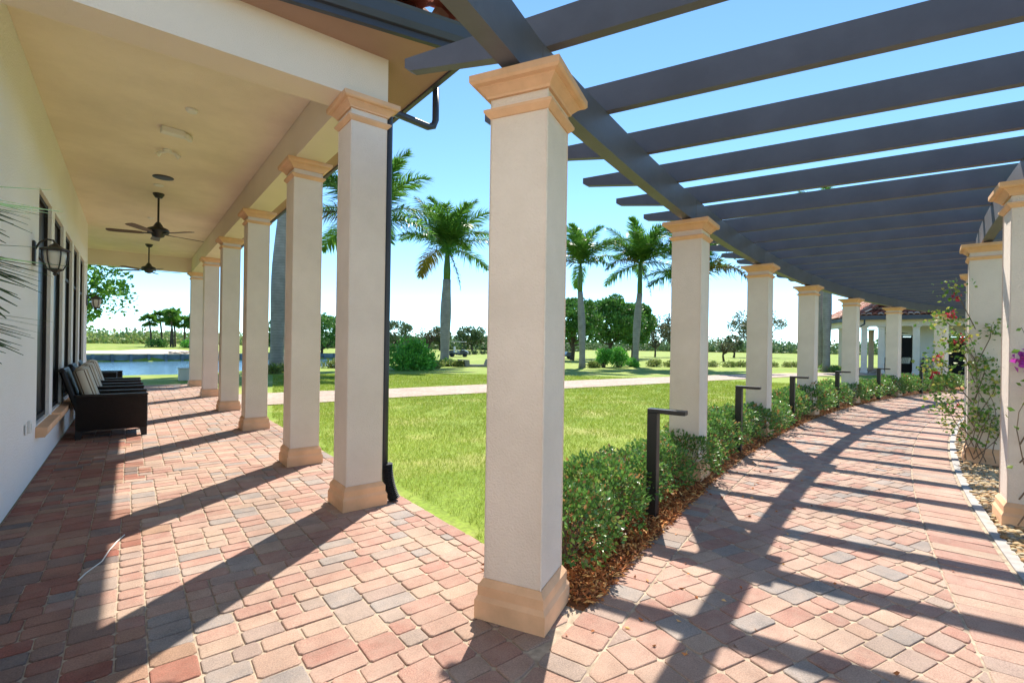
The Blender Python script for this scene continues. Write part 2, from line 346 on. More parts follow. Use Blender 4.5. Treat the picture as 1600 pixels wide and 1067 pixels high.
def leaf_arrays(P, N, L, W, fold=0.25, jit=0.6, r=rng):
    # one folded diamond leaf per point; N = outward direction of growth
    n = len(P); P = np.asarray(P); N = np.asarray(N) + r.normal(0, jit, (n, 3)); N /= np.linalg.norm(N, axis=1)[:, None] + 1e-9
    T = r.normal(0, 1, (n, 3)); T -= N * (T * N).sum(1)[:, None]; T /= np.linalg.norm(T, axis=1)[:, None] + 1e-9
    B = np.cross(N, T); s = r.uniform(.65, 1.25, n)[:, None]
    l = L * s; wd = W * s
    v = np.empty((n, 4, 3)); v[:, 0] = P; v[:, 2] = P + N * l
    v[:, 1] = P + N * l * .5 + T * wd * .5 + B * wd * fold; v[:, 3] = P + N * l * .5 - T * wd * .5 + B * wd * fold
    i = np.arange(n)[:, None] * 4
    f = np.concatenate([i + [0, 1, 2], i + [0, 2, 3]], 0)
    return v.reshape(-1, 3), f
def cat_arrays(lst):
    vs, fs, o = [], [], 0
    for v, f in lst: vs.append(v); fs.append(f + o); o += len(v)
    return np.concatenate(vs), np.concatenate(fs)

# ------------------------------------------------------------------ pergola geometry constants
CX, CY = 17.217, -42.85
def pol(r, deg, z=0.0):
    a = R(deg); return Vector((CX + r * math.cos(a), CY + r * math.sin(a), z))
def axes(deg):
    a = R(deg); rad = Vector((math.cos(a), math.sin(a), 0)); tan = Vector((math.sin(a), -math.cos(a), 0)); return rad, tan   # outward, forward along path
R_OUT, R_IN, R_PATH0, R_PATH1 = 47.5, 44.75, 45.08, 47.2
PCOL = [109.05, 104.9, 100.65, 96.4, 91.95, 87.2, 81.9, 77.4]
RCOL = [108.6, 104.60, 100.77, 96.6, 92.4, 88.2, 84.0, 79.6]
LX, LW, LH = 1.63, -0.78, 3.58       # loggia column line, wall plane, cap height
LY = [4.29, 6.15, 8.96, 11.67, 14.76, 18.26]
EDGE = 2.04                          # terrace edge against the lawn

# ------------------------------------------------------------------ ground
def sstep(x): x = np.clip(x, 0, 1); return x * x * (3 - 2 * x)
def shore(x): return np.interp(x, [-300, 0, 2, 6.8, 11], [26, 25.6, 25.2, 29.8, 31.0])
def wall_y(x): return 51.5 + 0.2 * x
def hgt(x, y):
    m = np.minimum(np.minimum(y - shore(x), wall_y(x) - y + .4), 11 + (y - 31) * .45 - x)
    z = -0.03 - 1.0 * sstep(m / 1.6)
    q = y - wall_y(x)
    bank = (.12 + .5 * sstep(q / 22)) * (1 - sstep((x - 14) / 25))
    return np.where(q > -.3, np.where(q > .0, -.03 + bank, z), z)
gx = np.concatenate([-np.geomspace(900, 42, 14), np.arange(-40, 30, .9), np.geomspace(31, 900, 22)])
gy = np.concatenate([-np.geomspace(300, 6, 10), np.arange(-5, 70, .8), np.geomspace(71, 1200, 26)])
X, Y = np.meshgrid(gx, gy, indexing='ij'); Z = hgt(X, Y)
nx, ny = len(gx), len(gy)
idx = np.arange(nx * ny).reshape(nx, ny)
f = np.stack([idx[:-1, :-1], idx[1:, :-1], idx[1:, 1:], idx[:-1, 1:]], -1).reshape(-1, 4)
structure(link('lawn', npmesh('lawn', np.stack([X, Y, Z], -1).reshape(-1, 3), f, M['lawn'], True)))
MB().add([(-250, 20, -.4), (32, 20, -.4), (32, 66, -.4), (-250, 66, -.4)], [(0, 1, 2, 3)]).build('pond', M['water'])['kind'] = 'structure'

def ribbon(name, a, b, m, z=0.0):
    n = len(a); v = [(p[0], p[1], z) for p in a] + [(p[0], p[1], z) for p in b]
    o = MB().add(v, [(i, i + 1, n + i + 1, n + i) for i in range(n - 1)]).build(name, m); o['kind'] = 'structure'; return o
def arc(r, a0, a1, n): return [pol(r, a0 + (a1 - a0) * i / n) for i in range(n + 1)]

# beds under the stones
bm_ = MB(); bm_.add([(LW, -5, -.0075), (EDGE, -5, -.0075), (EDGE, 19.3, -.0075), (LW, 19.3, -.0075)], [(0, 1, 2, 3)])
bm_.build('terrace_bed', M['jointsand'])['kind'] = 'structure'
MB().add([tuple(pol(47.0, 110.5, -.0078)), tuple(pol(47.0, 108.9, -.0078)), tuple(pol(47.75, 108.9, -.0078)), tuple(pol(47.75, 110.5, -.0078))], [(0, 1, 2, 3)]).build('terrace_bed', M['jointsand'])['kind'] = 'structure'
ribbon('path_bed', arc(44.98, 119, 66, 100), arc(47.22, 119, 66, 100), M['jointsand'], -.0065)
ribbon('mulch_bed', arc(47.2, 108.85, 66, 90), arc(48.0, 108.85, 66, 90), M['mulch'], -.006)
ribbon('gravel_bed', arc(43.2, 114, 66, 90), arc(45.02, 114, 66, 90), M['gravelbase'], -.008)
kb = MB()
ka = arc(44.99, 114, 66, 160); kc = arc(45.06, 114, 66, 160)
for i in range(160):
    kb.add([(ka[i].x, ka[i].y, .012), (ka[i + 1].x, ka[i + 1].y, .012), (kc[i + 1].x, kc[i + 1].y, .008), (kc[i].x, kc[i].y, .008),
            (ka[i].x, ka[i].y, -.05), (ka[i + 1].x, ka[i + 1].y, -.05), (kc[i + 1].x, kc[i + 1].y, -.05), (kc[i].x, kc[i].y, -.05)],
           [(0, 1, 2, 3), (0, 4, 5, 1), (3, 2, 6, 7)])
kb.build('path_kerb', M['kerb'])['kind'] = 'structure'
wn = [(2.04, 12.3), (3.6, 12.1), (5.3, 12.2), (8.4, 12.04), (12, 11.85), (16, 11.6), (21.6, 11.35), (27, 11.0), (32, 10.2), (36, 8.6), (39, 6.5)]
wf = [(2.04, 15.1), (4.5, 14.95), (6.4, 14.65), (10.2, 14.6), (14.6, 14.45), (19, 14.2), (25.9, 13.6), (30, 13.1), (34.5, 11.9), (38, 10.2), (41, 8)]
ribbon('lawn_walkway', wn, wf, M['walk'], -.012)

# ------------------------------------------------------------------ paving stones
pr = random.Random(11)
class Pavers:
    def __init__(s): s.v = []; s.f = []
    def stone(s, poly, zj=.0035, tilt=.004):
        # drop duplicate points, chamfer the corners, then ring + raised top
        P = [Vector((p[0], p[1])) for p in poly]
        Q = []
        for p in P:
            if not Q or (p - Q[-1]).length > .004: Q.append(p)
        if len(Q) > 1 and (Q[0] - Q[-1]).length < .004: Q.pop()
        if len(Q) < 3: return
        ar = sum(Q[i].x * Q[(i + 1) % len(Q)].y - Q[(i + 1) % len(Q)].x * Q[i].y for i in range(len(Q))) / 2
        if abs(ar) < .0009: return
        if ar < 0: Q.reverse()
        ch = []
        for i, p in enumerate(Q):
            a = Q[i - 1] - p; b = Q[(i + 1) % len(Q)] - p
            k = min(.013 * pr.uniform(.7, 1.5), a.length * .3, b.length * .3)
            j = lambda: Vector((pr.uniform(-.0022, .0022), pr.uniform(-.0022, .0022)))
            ch.append(p + a.normalized() * k + j()); ch.append(p + b.normalized() * k + j())
        c = sum(ch, Vector((0, 0))) / len(ch); n = len(ch); o = len(s.v)
        z0 = pr.uniform(-zj, zj) * .6; tx, ty = pr.uniform(-tilt, tilt), pr.uniform(-tilt, tilt)
        def ring(off, dz):
            for p in ch:
                d = p - c; L = d.length; q = p - d / L * min(off, L * .5)
                s.v.append((q.x, q.y, z0 + dz + tx * (q.x - c.x) * 4 + ty * (q.y - c.y) * 4))
        ring(.0028, -.02); ring(.0034, -.0055); ring(.0075, -.0012); ring(.014, 0)
        for q in range(3):
            for i in range(n):
                j = (i + 1) % n; s.f.append((o + q * n + i, o + q * n + j, o + q * n + n + j, o + q * n + n + i))
        s.f.append(tuple(range(o + 3 * n, o + 4 * n)))
    def build(s, name, m):
        me = bpy.data.meshes.new(name); me.from_pydata(s.v, [], s.f); me.materials.append(m)
        return structure(link(name, me))
def clip(poly, nrm, d):
    # keep nrm . p <= d
    out = []
    for i in range(len(poly)):
        a, b = poly[i], poly[(i + 1) % len(poly)]
        da = nrm[0] * a[0] + nrm[1] * a[1] - d; db = nrm[0] * b[0] + nrm[1] * b[1] - d
        if da <= 0: out.append(a)
        if (da < 0 < db) or (db < 0 < da):
            t = da / (da - db); out.append((a[0] + (b[0] - a[0]) * t, a[1] + (b[1] - a[1]) * t))
    return out
def modular(nx, ny, sizes, seed, stack=3):
    # random modular laying on a unit grid, with stones tending to stack in short ladders
    g = np.full((nx, ny), -1, int); rr = random.Random(seed); out = []; info = {}
    for y in range(ny):
        x = 0
        while x < nx:
            if g[x, y] >= 0: x += 1; continue
            free = 0
            while x + free < nx and g[x + free, y] < 0 and free < 6: free += 1
            pick = None; below = g[x, y - 1] if y else -1
            if below >= 0:
                bx, by, bw, bh, cnt = info[below]
                if bx == x and bw <= free and cnt < stack and rr.random() < .9: pick = (bw, bh, cnt + 1)
            if pick is None:
                opts = [(sw, sh, p) for sw, sh, p in sizes if sw <= free and (free - sw) != 1]
                if not opts: opts = [(sw, sh, p) for sw, sh, p in sizes if sw <= free] or [(free, 2, 1)]
                tot = sum(o[2] for o in opts); q = rr.random() * tot
                for o in opts:
                    q -= o[2]
                    if q <= 0: break
                pick = (o[0], o[1], rr.randint(0, 1))
            sw, sh, cnt = pick; sh = min(sh, ny - y); sw = min(sw, nx - x)
            k = len(out); out.append((x, y, sw, sh)); info[k] = (x, y, sw, sh, cnt)
            g[x:x + sw, y:y + sh] = k; x += sw
    return out
def inside_path(a): return a < 109.7
U = .061
# terrace: courses run square to the loggia
pv, pvr = Pavers(), Pavers()
sizes = [(3, 2, .5), (4, 2, .2), (2, 2, .16), (3, 3, .1)]
x0, y0 = LW + .005, -4.0
for (x, y, sw, sh) in modular(int((3.4 - x0) / U), int((19.2 - y0) / U), sizes, 5):
    px, py = x0 + x * U, y0 + y * U
    poly = [(px, py), (px + sw * U, py), (px + sw * U, py + sh * U), (px, py + sh * U)]
    cx, cy = px + sw * U / 2, py + sh * U / 2
    a = math.degrees(math.atan2(cy - CY, cx - CX)); r = math.hypot(cx - CX, cy - CY)
    if cy > 2.25: poly = clip(poly, (1, 0), EDGE - .12)
    elif a < 111.5:
        if r < 47.2:
            rad, tan = axes(109.7); p0 = pol(46, 109.7)
            poly = clip(poly, (tan.x, tan.y), tan.x * p0.x + tan.y * p0.y)
        else:
            if a < 109.7:
                rad, tan = axes(a); poly = clip(poly, (-rad.x, -rad.y), -(rad.x * CX + rad.y * CY) - 47.2)
            rad, tan = axes(108.9); p0 = pol(46, 108.9)
            if len(poly) > 2: poly = clip(poly, (tan.x, tan.y), tan.x * p0.x + tan.y * p0.y)
            if len(poly) > 2: poly = clip(poly, (1, 0), EDGE)
    if r < 45.3:
        rad, tan = axes(a); poly = clip(poly, (-rad.x, -rad.y), -(rad.x * CX + rad.y * CY) - 45.08)
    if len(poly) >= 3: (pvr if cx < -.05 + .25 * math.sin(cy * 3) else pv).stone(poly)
y = y0
while y < 19.2:                        # edging course against the lawn
    L = pr.choice([.18, .2, .24]); xe = EDGE - .115 
    if y > 2.2: pv.stone([(xe - .005, y), (EDGE, y), (EDGE, y + L), (xe - .005, y + L)])
    y += L
pvr.build('terrace_paving_shade_tinted', M['pavershade']).name = 'terrace_paving'  # wall-side stones carry the roof's shade in their colour
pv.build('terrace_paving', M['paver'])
# path: its own grid, turned to the chord of the curve, with soldier courses on both edges
pp = Pavers()
th = R(-10.2); ca, sa = math.cos(th), math.sin(th); Ox, Oy = 1.4, 3.2
sizes2 = [(4, 2, .34), (3, 2, .3), (2, 2, .18), (3, 3, .1), (4, 3, .08)]
NX = int(34 / U)
for (x, y, sw, sh) in modular(NX, int(13.2 / U), sizes2, 9, 2):
    lx, ly = x * U - 1.5, y * U - 5.6
    pts = [(lx, ly), (lx + sw * U, ly), (lx + sw * U, ly + sh * U), (lx, ly + sh * U)]
    poly = [(Ox + px * ca - py * sa, Oy + px * sa + py * ca) for px, py in pts]
    cx = sum(p[0] for p in poly) / 4; cy = sum(p[1] for p in poly) / 4
    a = math.degrees(math.atan2(cy - CY, cx - CX)); r = math.hypot(cx - CX, cy - CY)
    if r < 45.25 or r > 47.25 or a > 110.3: continue
    rad, tan = axes(a); cc = rad.x * CX + rad.y * CY
    poly = clip(poly, (rad.x, rad.y), cc + 46.975); poly = clip(poly, (-rad.x, -rad.y), -cc - 45.47)
    if a > 109: 
        r2, t2 = axes(109.7); p0 = pol(46, 109.7); poly = clip(poly, (-t2.x, -t2.y), -(t2.x * p0.x + t2.y * p0.y)) if len(poly) > 2 else []
    if len(poly) >= 3: pp.stone(poly)
for rA, rB, wd in ((45.08, 45.465, .15), (46.98, 47.2, .13)):
    a = 109.68
    while a > 68:
        da = math.degrees(wd * pr.choice([.9, 1.0, 1.1]) / 46)
        pp.stone([pol(rA, a).xy, pol(rB, a).xy, pol(rB, a - da).xy, pol(rA, a - da).xy]); a -= da
pp.build('path_paving', M['paver'])

# ------------------------------------------------------------------ columns
def base_prof(z=0):
    return [(.200, z), (.200, z + .098), (.187, z + .122), (.187, z + .172), (.166, z + .205), (.15, z + .205)]
def cap_prof(H):
    return [(.15, H - .104), (.176, H - .104), (.180, H - .092), (.205, H - .066), (.216, H - .058), (.216, H - .052), (.240, H - .046), (.250, H - .034), (.250, H), (.12, H)]
def ring_prof(H): return [(.15, H - .205), (.167, H - .205), (.192, H - .178), (.192, H - .164), (.167, H - .158), (.15, H - .158)]
def column(parent, loc, H, ex, ey, label=None):
    s = MB()
    hw, b = .165, .006
    ring = []
    for a, c2 in ((-1, -1), (1, -1), (1, 1), (-1, 1)):
        for e in ((b, 0), (0, b)) if a * c2 > 0 else ((0, b), (b, 0)):
            ring.append((a * (hw - e[0]), c2 * (hw - e[1])))
    vs = []
    for z in (0.0, H - .1):
        for a, c2 in ring: vs.append(ex * a + ey * c2 + Vector((0, 0, z)))
    s.add(vs, [tuple(range(7, -1, -1)), tuple(range(8, 16))] + [(i, (i + 1) % 8, 8 + (i + 1) % 8, 8 + i) for i in range(8)])
    o = s.build('column', M['stucco'], parent, loc=loc)
    MB().sqlathe((0, 0, 0), base_prof(), ex, ey).build('column_base', M['tan'], o)
    c = MB(); c.sqlathe((0, 0, 0), cap_prof(H), ex, ey); c.sqlathe((0, 0, 0), ring_prof(H), ex, ey)
    c.build('capital', M['tan'], o)
    if label: o['label'] = label
    return o

# ------------------------------------------------------------------ pergola
perg = empty('pergola', (0, 0, 0), 'curved dark bronze pergola on square beige columns arching over the brick path', 'pergola')
PH = 2.86; BZ0, BZ1 = 2.885, 3.14
for i, a in enumerate(PCOL):
    rad, tan = axes(a)
    if i == 0:
        ex = Vector((math.cos(R(27)), math.sin(R(27)), 0)); ey = Vector((-ex.y, ex.x, 0)); loc = (1.715, 2.03, 0)
    else:
        ex, ey = tan, rad; loc = pol(R_OUT, a)
    column(perg, loc, PH, ex, ey)
for a in RCOL:
    rad, tan = axes(a); column(perg, pol(R_IN, a), PH, tan, rad)
def ringbeam(r, a0, a1, wdt, n):
    b = MB(); vs = []; fs = []
    for i in range(n + 1):
        a = a0 + (a1 - a0) * i / n
        for rr, z in ((r - wdt / 2, BZ0), (r + wdt / 2, BZ0), (r + wdt / 2, BZ1), (r - wdt / 2, BZ1)):
            vs.append(pol(rr, a, z))
    for i in range(n):
        for k in range(4):
            j = (k + 1) % 4; fs.append((i * 4 + k, i * 4 + j, i * 4 + 4 + j, i * 4 + 4 + k))
    fs += [(0, 1, 2, 3), (4 * n + 3, 4 * n + 2, 4 * n + 1, 4 * n)]
    return b.add(vs, fs)
oa = [108.98] + PCOL[1:] + [70]; ia = [118] + RCOL + [70]
for lst_, r_ in ((oa, R_OUT), (ia, R_IN)):
    for a0_, a1_ in zip(lst_[:-1], lst_[1:]):
        ringbeam(r_, a0_ - .004, a1_ + .004, .105, 12).build('beam', M['pergola'], perg)
d0 = Vector((-.912, -.41, 0)); n0 = Vector((.41, -.912, 0))
b = MB(); c0 = pol(R_OUT, 109.0) + d0 * 1.9
b.box((c0.x, c0.y, (BZ0 + BZ1) / 2), (3.86, .105, BZ1 - BZ0), (d0, n0, Vector((0, 0, 1)))).build('beam', M['pergola'], perg)
for r_, a in [(R_OUT, a) for a in PCOL] + [(R_IN, a) for a in RCOL]:
    rad, tan = axes(a); c_ = pol(r_, a, PH + .0135); dd, n1 = tan, rad
    if r_ == R_OUT and a == PCOL[0]: c_, dd, n1 = Vector((1.715, 2.03, PH + .0135)), d0, n0
    MB().box(c_, (.16, .1, .026), (dd, n1, Vector((0, 0, 1)))).build('bearing_plate', M['black'], perg)
# rafters: tapered tails beyond both beams
RTWIST = R(5.0)
def rafter(a):
    rad, tan = axes(a)
    dirn = (-rad * math.cos(RTWIST) + tan * math.sin(RTWIST)).normalized(); side = Vector((dirn.y, -dirn.x, 0))
    p = pol(R_OUT, a, BZ1 + .003); L0, L1, hh, wd = -.98, 3.75, .20, .064
    prof = [(L0, hh - .06), (L0 + .05, hh - .09), (-.12, 0), (L1 - .82, 0), (L1 - .05, hh - .09), (L1, hh - .06), (L1, hh), (L0, hh)]
    b = MB(); b.extr(prof, p - side * wd / 2, dirn, Vector((0, 0, 1)), side * wd)
    return b.build('rafter', M['pergola'], perg)
a = 108.90 + 2.12
k = 0
while a > 71:
    rafter(a); a -= 1.062; k += 1

# ------------------------------------------------------------------ clubhouse loggia
club = empty('clubhouse', (0, 0, 0), 'cream stucco clubhouse with a deep column lined loggia and terracotta tiled roof', 'building')
ex, ey = Vector((1, 0, 0)), Vector((0, 1, 0))
for y in LY: column(club, (LX, y, 0), LH, ex, ey)
CZ = 4.0
# wall with window openings
wins = [(7.15 + 1.33 * k, 7.15 + 1.33 * k + 1.03) for k in range(5)]
WZ0, WZ1, WY0, WY1, WT = .52, 3.06, -3.0, 14.4, .24
b = MB()
def wbox(ya, yb, za, zb): b.box((LW - WT / 2, (ya + yb) / 2, (za + zb) / 2), (WT, yb - ya, zb - za))
ys = [WY0] + [q for ww in wins for q in ww] + [WY1]
for i in range(0, len(ys), 2): wbox(ys[i], ys[i + 1], 0, CZ + .3)
for ya, yb in wins: wbox(ya, yb, 0, WZ0); wbox(ya, yb, WZ1, CZ + .3)
b.box((LW - 3.2, WY1 - WT / 2 - .001, (CZ + .3) / 2), (6.0 - WT, WT, CZ + .3))
b.build('wall', M['wall'], club)
for ya, yb in wins:
    yc, ww = (ya + yb) / 2, yb - ya; f = MB(); xf = LW - .055
    for yy in (ya + .03, yb - .03): f.box((xf, yy, (WZ0 + WZ1) / 2), (.045, .04, WZ1 - WZ0))
    for zz in (WZ0 + .03, WZ1 - .03, 2.38): f.box((xf, yc, zz), (.042, ww - .08, .05))
    fo = f.build('window', M['frame'], club)
    MB().box((xf - .01, yc, (WZ0 + WZ1) / 2), (.012, ww - .1, WZ1 - WZ0 - .1)).build('pane', M['glass'], fo)
    MB().extr([(-.22, 0), (.075, 0), (.095, .05), (.095, .105), (-.22, .125)], (LW, ya - .05, WZ0 - .125), (1, 0, 0), (0, 0, 1), (0, ww + .1, 0)).build('sill', M['tan'], fo)
# ceiling, beams
MB().box(((LW + LX - .167) / 2, (4.455 + 18.095) / 2, CZ + .05), (LX - LW - .169, 13.638, .1)).build('ceiling', M['ceil'], club)
MB().box((LX, (4.125 + 18.425) / 2, (LH + .002 + CZ + .1) / 2), (.33, 14.3, CZ + .098 - LH)).build('beam', M['beamst'], club)
MB().box(((LW + LX - .165) / 2, 4.29, (LH + .002 + CZ + .1) / 2), (LX - .165 - LW, .328, CZ + .098 - LH)).build('beam', M['beamst'], club)
MB().box(((-6 + LX - .165) / 2, 18.26, (LH + .002 + CZ + .1) / 2), (LX - .165 + 6, .328, CZ + .098 - LH)).build('beam', M['beamst'], club)
MB().box(((-6 + LW) / 2 , (14.4 + 18.1) / 2, CZ + .05), (6 + LW - .002, 3.7, .1)).build('ceiling', M['ceil'], club)
# soffit + eave. near eave runs slightly skew
EXO = 2.33
e_c = Vector((EXO, 3.56, 0)); e_l = Vector((-3.2, 4.70, 0)); e_f = Vector((EXO, 19.1, 0))
dn = (e_l - e_c).normalized()
b = MB()
b.prism([(EXO, 3.56), (EXO, 19.1), (LX + .166, 19.1), (LX + .166, 4.124), (LW - 2.4, 4.124 + .42), (e_l.x, e_l.y)], CZ + .004, CZ + .06)
b.build('soffit', M['soffit'], club)
def gutter(p, q, nrm):
    d = (q - p); g = MB()
    prof = [(-.03, -.03), (.015, -.03), (.015, .02), (.045, .025), (.065, .07), (.078, .15), (.088, .175), (.075, .18), (.06, .15), (-.03, .15)]
    return g.extr([(a, z) for a, z in prof], p + Vector((0, 0, CZ + .01)), nrm, Vector((0, 0, 1)), d)
nn = Vector((dn.y, -dn.x, 0)); nn = nn if nn.y < 0 else -nn
g1 = gutter(e_c, e_l, nn).build('gutter', M['bronze'], club)
g2 = gutter(e_c + Vector((0, -.1, 0)), e_f, Vector((1, 0, 0))).build('gutter', M['bronze'], club)
# barrel tile roof
def tiles(parent, p, q, up, rows, pitch=.29, course=.36, rise=.36, skew=0.0, skew1=0.0):
    """tiles on a slope that starts on the eave p-q and climbs along up (unit, horizontal)"""
    e = (q - p); L = e.length; e = e.normalized(); vs = []; fs = []
    sl = Vector((up.x, up.y, rise)).normalized(); nr = e.cross(sl); nr = nr if nr.z > 0 else -nr
    for r_ in range(rows):
        t0 = r_ * course; a0 = skew * t0; a1 = L - skew1 * t0
        n = int((a1 - a0) / pitch)
        for i in range(max(0, n)):
            c = p + e * (a0 + (i + .5) * pitch) + sl * (t0 - .03); o = len(vs)
            for tt, lift in ((0, .035), (course + .05, .005)):
                for k in range(6):
                    an = math.pi * (k / 5); rr = pitch * .5
                    vs.append(c + e * (-math.cos(an) * rr) + nr * (math.sin(an) * rr * .62 + lift) + sl * tt)
            for k in range(5): fs.append((o + k, o + k + 1, o + 7 + k, o + 6 + k))
            # thickness at the open lower end
            o2 = len(vs)
            for k in range(6):
                an = math.pi * (k / 5); rr = pitch * .5 - .018
                vs.append(c + e * (-math.cos(an) * rr) + nr * (math.sin(an) * rr * .58 + .03))
            for k in range(5): fs.append((o + k + 1, o + k, o2 + k, o2 + k + 1))
    return MB().add(vs, fs)
z0 = Vector((0, 0, CZ + .2))
roof = MB()
rise = .42
apx = Vector((-3.0, 9.0, CZ + .2 + rise * 5.3)); apf = Vector((-3.0, 14.0, CZ + .2 + rise * 5.3))
pc = e_c + z0; pl = e_l + z0; pf = e_f + z0
back = Vector((-9, 19.1, CZ + .2)); bl = Vector((-9, 5.5, CZ + .2))
roof.add([pc, pf, apf, apx, pl, back, bl], [(0, 1, 2, 3), (4, 0, 3, 6), (1, 5, 2), (5, 6, 3, 2)])
ro = roof.build('roof', M['tile'], club)
t1 = tiles(club, pc + Vector((0.08, 0, .03)), pf + Vector((.08, 0, .03)), Vector((-1, 0, 0)), 12, rise=rise, skew=.9)
t1.build('roof_tiles', M['tile'], ro, smooth=False)
upn = -nn
t2 = tiles(club, pl - upn * .08 + Vector((0, 0, .03)), pc - upn * .08 + Vector((0, 0, .03)), upn, 12, rise=rise, skew1=1.0)
t2.build('roof_tiles', M['tile'], ro)
# downspout at the corner column
b = MB()
def pipe(b, pts, wx=.035): b.tube(pts, wx, 8)
pipe(b, [(EXO + .05, 4.30, CZ + .02), (EXO + .05, 4.30, CZ - .30), (EXO + .03, 4.303, CZ - .36), (EXO - .03, 4.31, CZ - .385),
         (1.95, 4.23, CZ - .40), (1.87, 4.205, CZ - .415), (1.842, 4.20, CZ - .48), (1.842, 4.20, 1.2), (1.842, 4.20, .3)])
ds = b.build('downspout', M['bronze'], club, smooth=True)
b = MB(); pts = []; rad = []
for i in range(40):
    t = i / 39; pts.append((1.868 + .06 * t * t, 4.20 - .05 * t * t, .34 - .33 * t)); rad.append(.048 if i % 2 else .058)
b.tube(pts, rad, 10).build('drain_hose', M['rub'], ds)
# ceiling fittings
def disc(name, x, y, r, m, label, cat, grp=None, h=.03):
    b = MB(); b.lathe((0, 0, 0), [(r, 0), (r, -h * .5), (r * .8, -h), (r * .2, -h - .002)], 20)
    o = b.build(name, m, smooth=False, loc=(x, y, CZ - .001)); tag(o, label, cat, grp); return o
disc('smoke_detector', .50, 6.40, .06, M['white'], 'round white smoke detector on the loggia ceiling nearest the camera', 'detector')
disc('ceiling_speaker', .37, 9.35, .14, M['black'], 'dark round recessed speaker in ceiling in front of nearer fan', 'speaker', h=.015)
disc('ceiling_cover', .33, 9.85, .07, M['white'], 'small pale cover plate on ceiling just before nearer fan', 'cover plate', h=.02)
disc('ceiling_cover', .30, 12.6, .06, M['white'], 'small pale cover plate on ceiling between the two fans', 'cover plate', h=.02)
e = empty('emergency_light', (.40, 7.15, CZ), 'cream emergency light box with two lamps on loggia ceiling', 'emergency light', rz=R(8))
MB().box((-.03, 0, -.035), (.24, .11, .07), bev=.008).build('housing', M['white'], e)
for sx in (.11, .15): MB().lathe((sx, -.01 + (sx - .11), -.05), [(.03, .03), (.035, 0), (.028, -.03), (.01, -.032)], 12).build('lamp_head', M['white'], e)
e = empty('ceiling_spotlight', (.36, 7.95, CZ), 'pair of small pale ceiling spotlights beyond the emergency light', 'spotlight', rz=R(-12))
MB().lathe((0, 0, 0), [(.05, 0), (.05, -.02), (.02, -.03)], 14).build('base', M['white'], e)
for sx in (-.08, .08): MB().tube([(0, 0, -.025), (sx, .02, -.04), (sx * 1.5, .05, -.07)], [.015, .02, .032], 10).build('lamp_head', M['white'], e)

# ceiling fans
def fan(loc, label, rz):
    e = empty('ceiling_fan', loc, label, 'ceiling fan', 'ceiling fans in the loggia', rz)
    MB().lathe((0, 0, 0), [(.085, 0), (.085, -.02), (.05, -.075), (.02, -.08)], 20).build('canopy', M['black'], e, smooth=False)
    MB().tube([(0, 0, -.07), (0, 0, -.54)], .016, 10).build('downrod', M['black'], e)
    MB().lathe((0, 0, 0), [(.03, -.50), (.06, -.55), (.075, -.58), (.15, -.615), (.17, -.655), (.155, -.69), (.10, -.71), (.085, -.75), (.03, -.775)], 24).build('motor', M['black'], e, smooth=True)
    for k in range(5):
        a = 2 * math.pi * k / 5; d = Vector((math.cos(a), math.sin(a), 0)); s = Vector((-d.y, d.x, .16)).normalized()
        n = d.cross(s); o0 = Vector((0, 0, -.70))
        br = MB(); br.box(o0 + d * .17, (.16, .04, .012), (d, s, n)).build('blade_arm', M['black'], e)
        prof = [(.22, -.045), (.30, -.06), (.66, -.07), (.72, -.055), (.735, 0), (.72, .055), (.66, .07), (.30, .06), (.22, .045)]
        MB().extr(prof, o0 - n * .004, d, s, n * .008).build('blade', M['blade'], e)
    return e
fan((.352, 10.45, CZ), 'dark five blade ceiling fan on downrod, nearer of the two under the loggia', R(20))
fan((.354, 16.16, CZ), 'dark five blade ceiling fan near the open pond end of loggia', R(2))

# wall lanterns
def lantern(y, label):
    e = empty('wall_lantern', (LW, y, 2.28), label, 'lantern', 'lanterns on the loggia wall')
    MB().box((.012, 0, .02), (.022, .09, .24), bev=.006).build('wall_plate', M['iron'], e)
    MB().tube([(.02, 0, .06), (.05, 0, .13), (.10, 0, .17), (.15, 0, .165), (.165, 0, .13)], .009, 8).build('bracket', M['iron'], e)
    MB().lathe((.165, 0, 0), [(.012, .14), (.03, .125), (.055, .10), (.115, .075), (.12, .06), (.10, .055)], 6).build('roof', M['iron'], e)
    MB().lathe((.165, 0, 0), [(.085, .054), (.088, .02), (.075, -.07), (.055, -.12), (.03, -.13)], 12).build('glass_shade', M['frost'], e, smooth=True)
    b = MB()
    for k in range(6):
        a = math.pi * k / 3; c, s_ = math.cos(a), math.sin(a)
        b.tube([(.165 + r_ * c, r_ * s_, z) for r_, z in ((.10, .058), (.102, .02), (.09, -.06), (.062, -.13), (.02, -.15))], .006, 6)
    b.lathe((.165, 0, 0), [(.06, -.125), (.03, -.15), (.012, -.165), (.018, -.18), (.004, -.195)], 10)
    b.build('cage', M['iron'], e)
lantern(6.75, 'bronze wall lantern with frosted glass before the first loggia window')
lantern(14.2, 'small bronze wall lantern at far end of the loggia wall')
for y, s in ((6.62, .06), (6.42, .05)):
    b = MB(); b.box((LW + .012, 0, 0), (.024 if s > .055 else .012, s * 1.1, s * 2), bev=.004); b.box((LW + .026 if s > .055 else LW + .013, 0, 0), (.006, s * .5, s * 1.1))
    tag(b.build('outlet_cover', M['white'], loc=(0, y, .58)), 'raised white weatherproof outlet box beside first window sill' if s > .055 else 'flat white blank plate on wall left of the outlet box', 'outlet')
b = MB(); b.tube([(-.02, 4.56, .005), (-.06, 4.44, .006), (-.10, 4.28, .006), (-.13, 4.1, .005), (-.2, 3.95, .006), (-.23, 3.86, .005)], .0042, 6)
tag(b.build('cable', M['white']), 'thin white cable lying curled on the red brick terrace', 'cable')

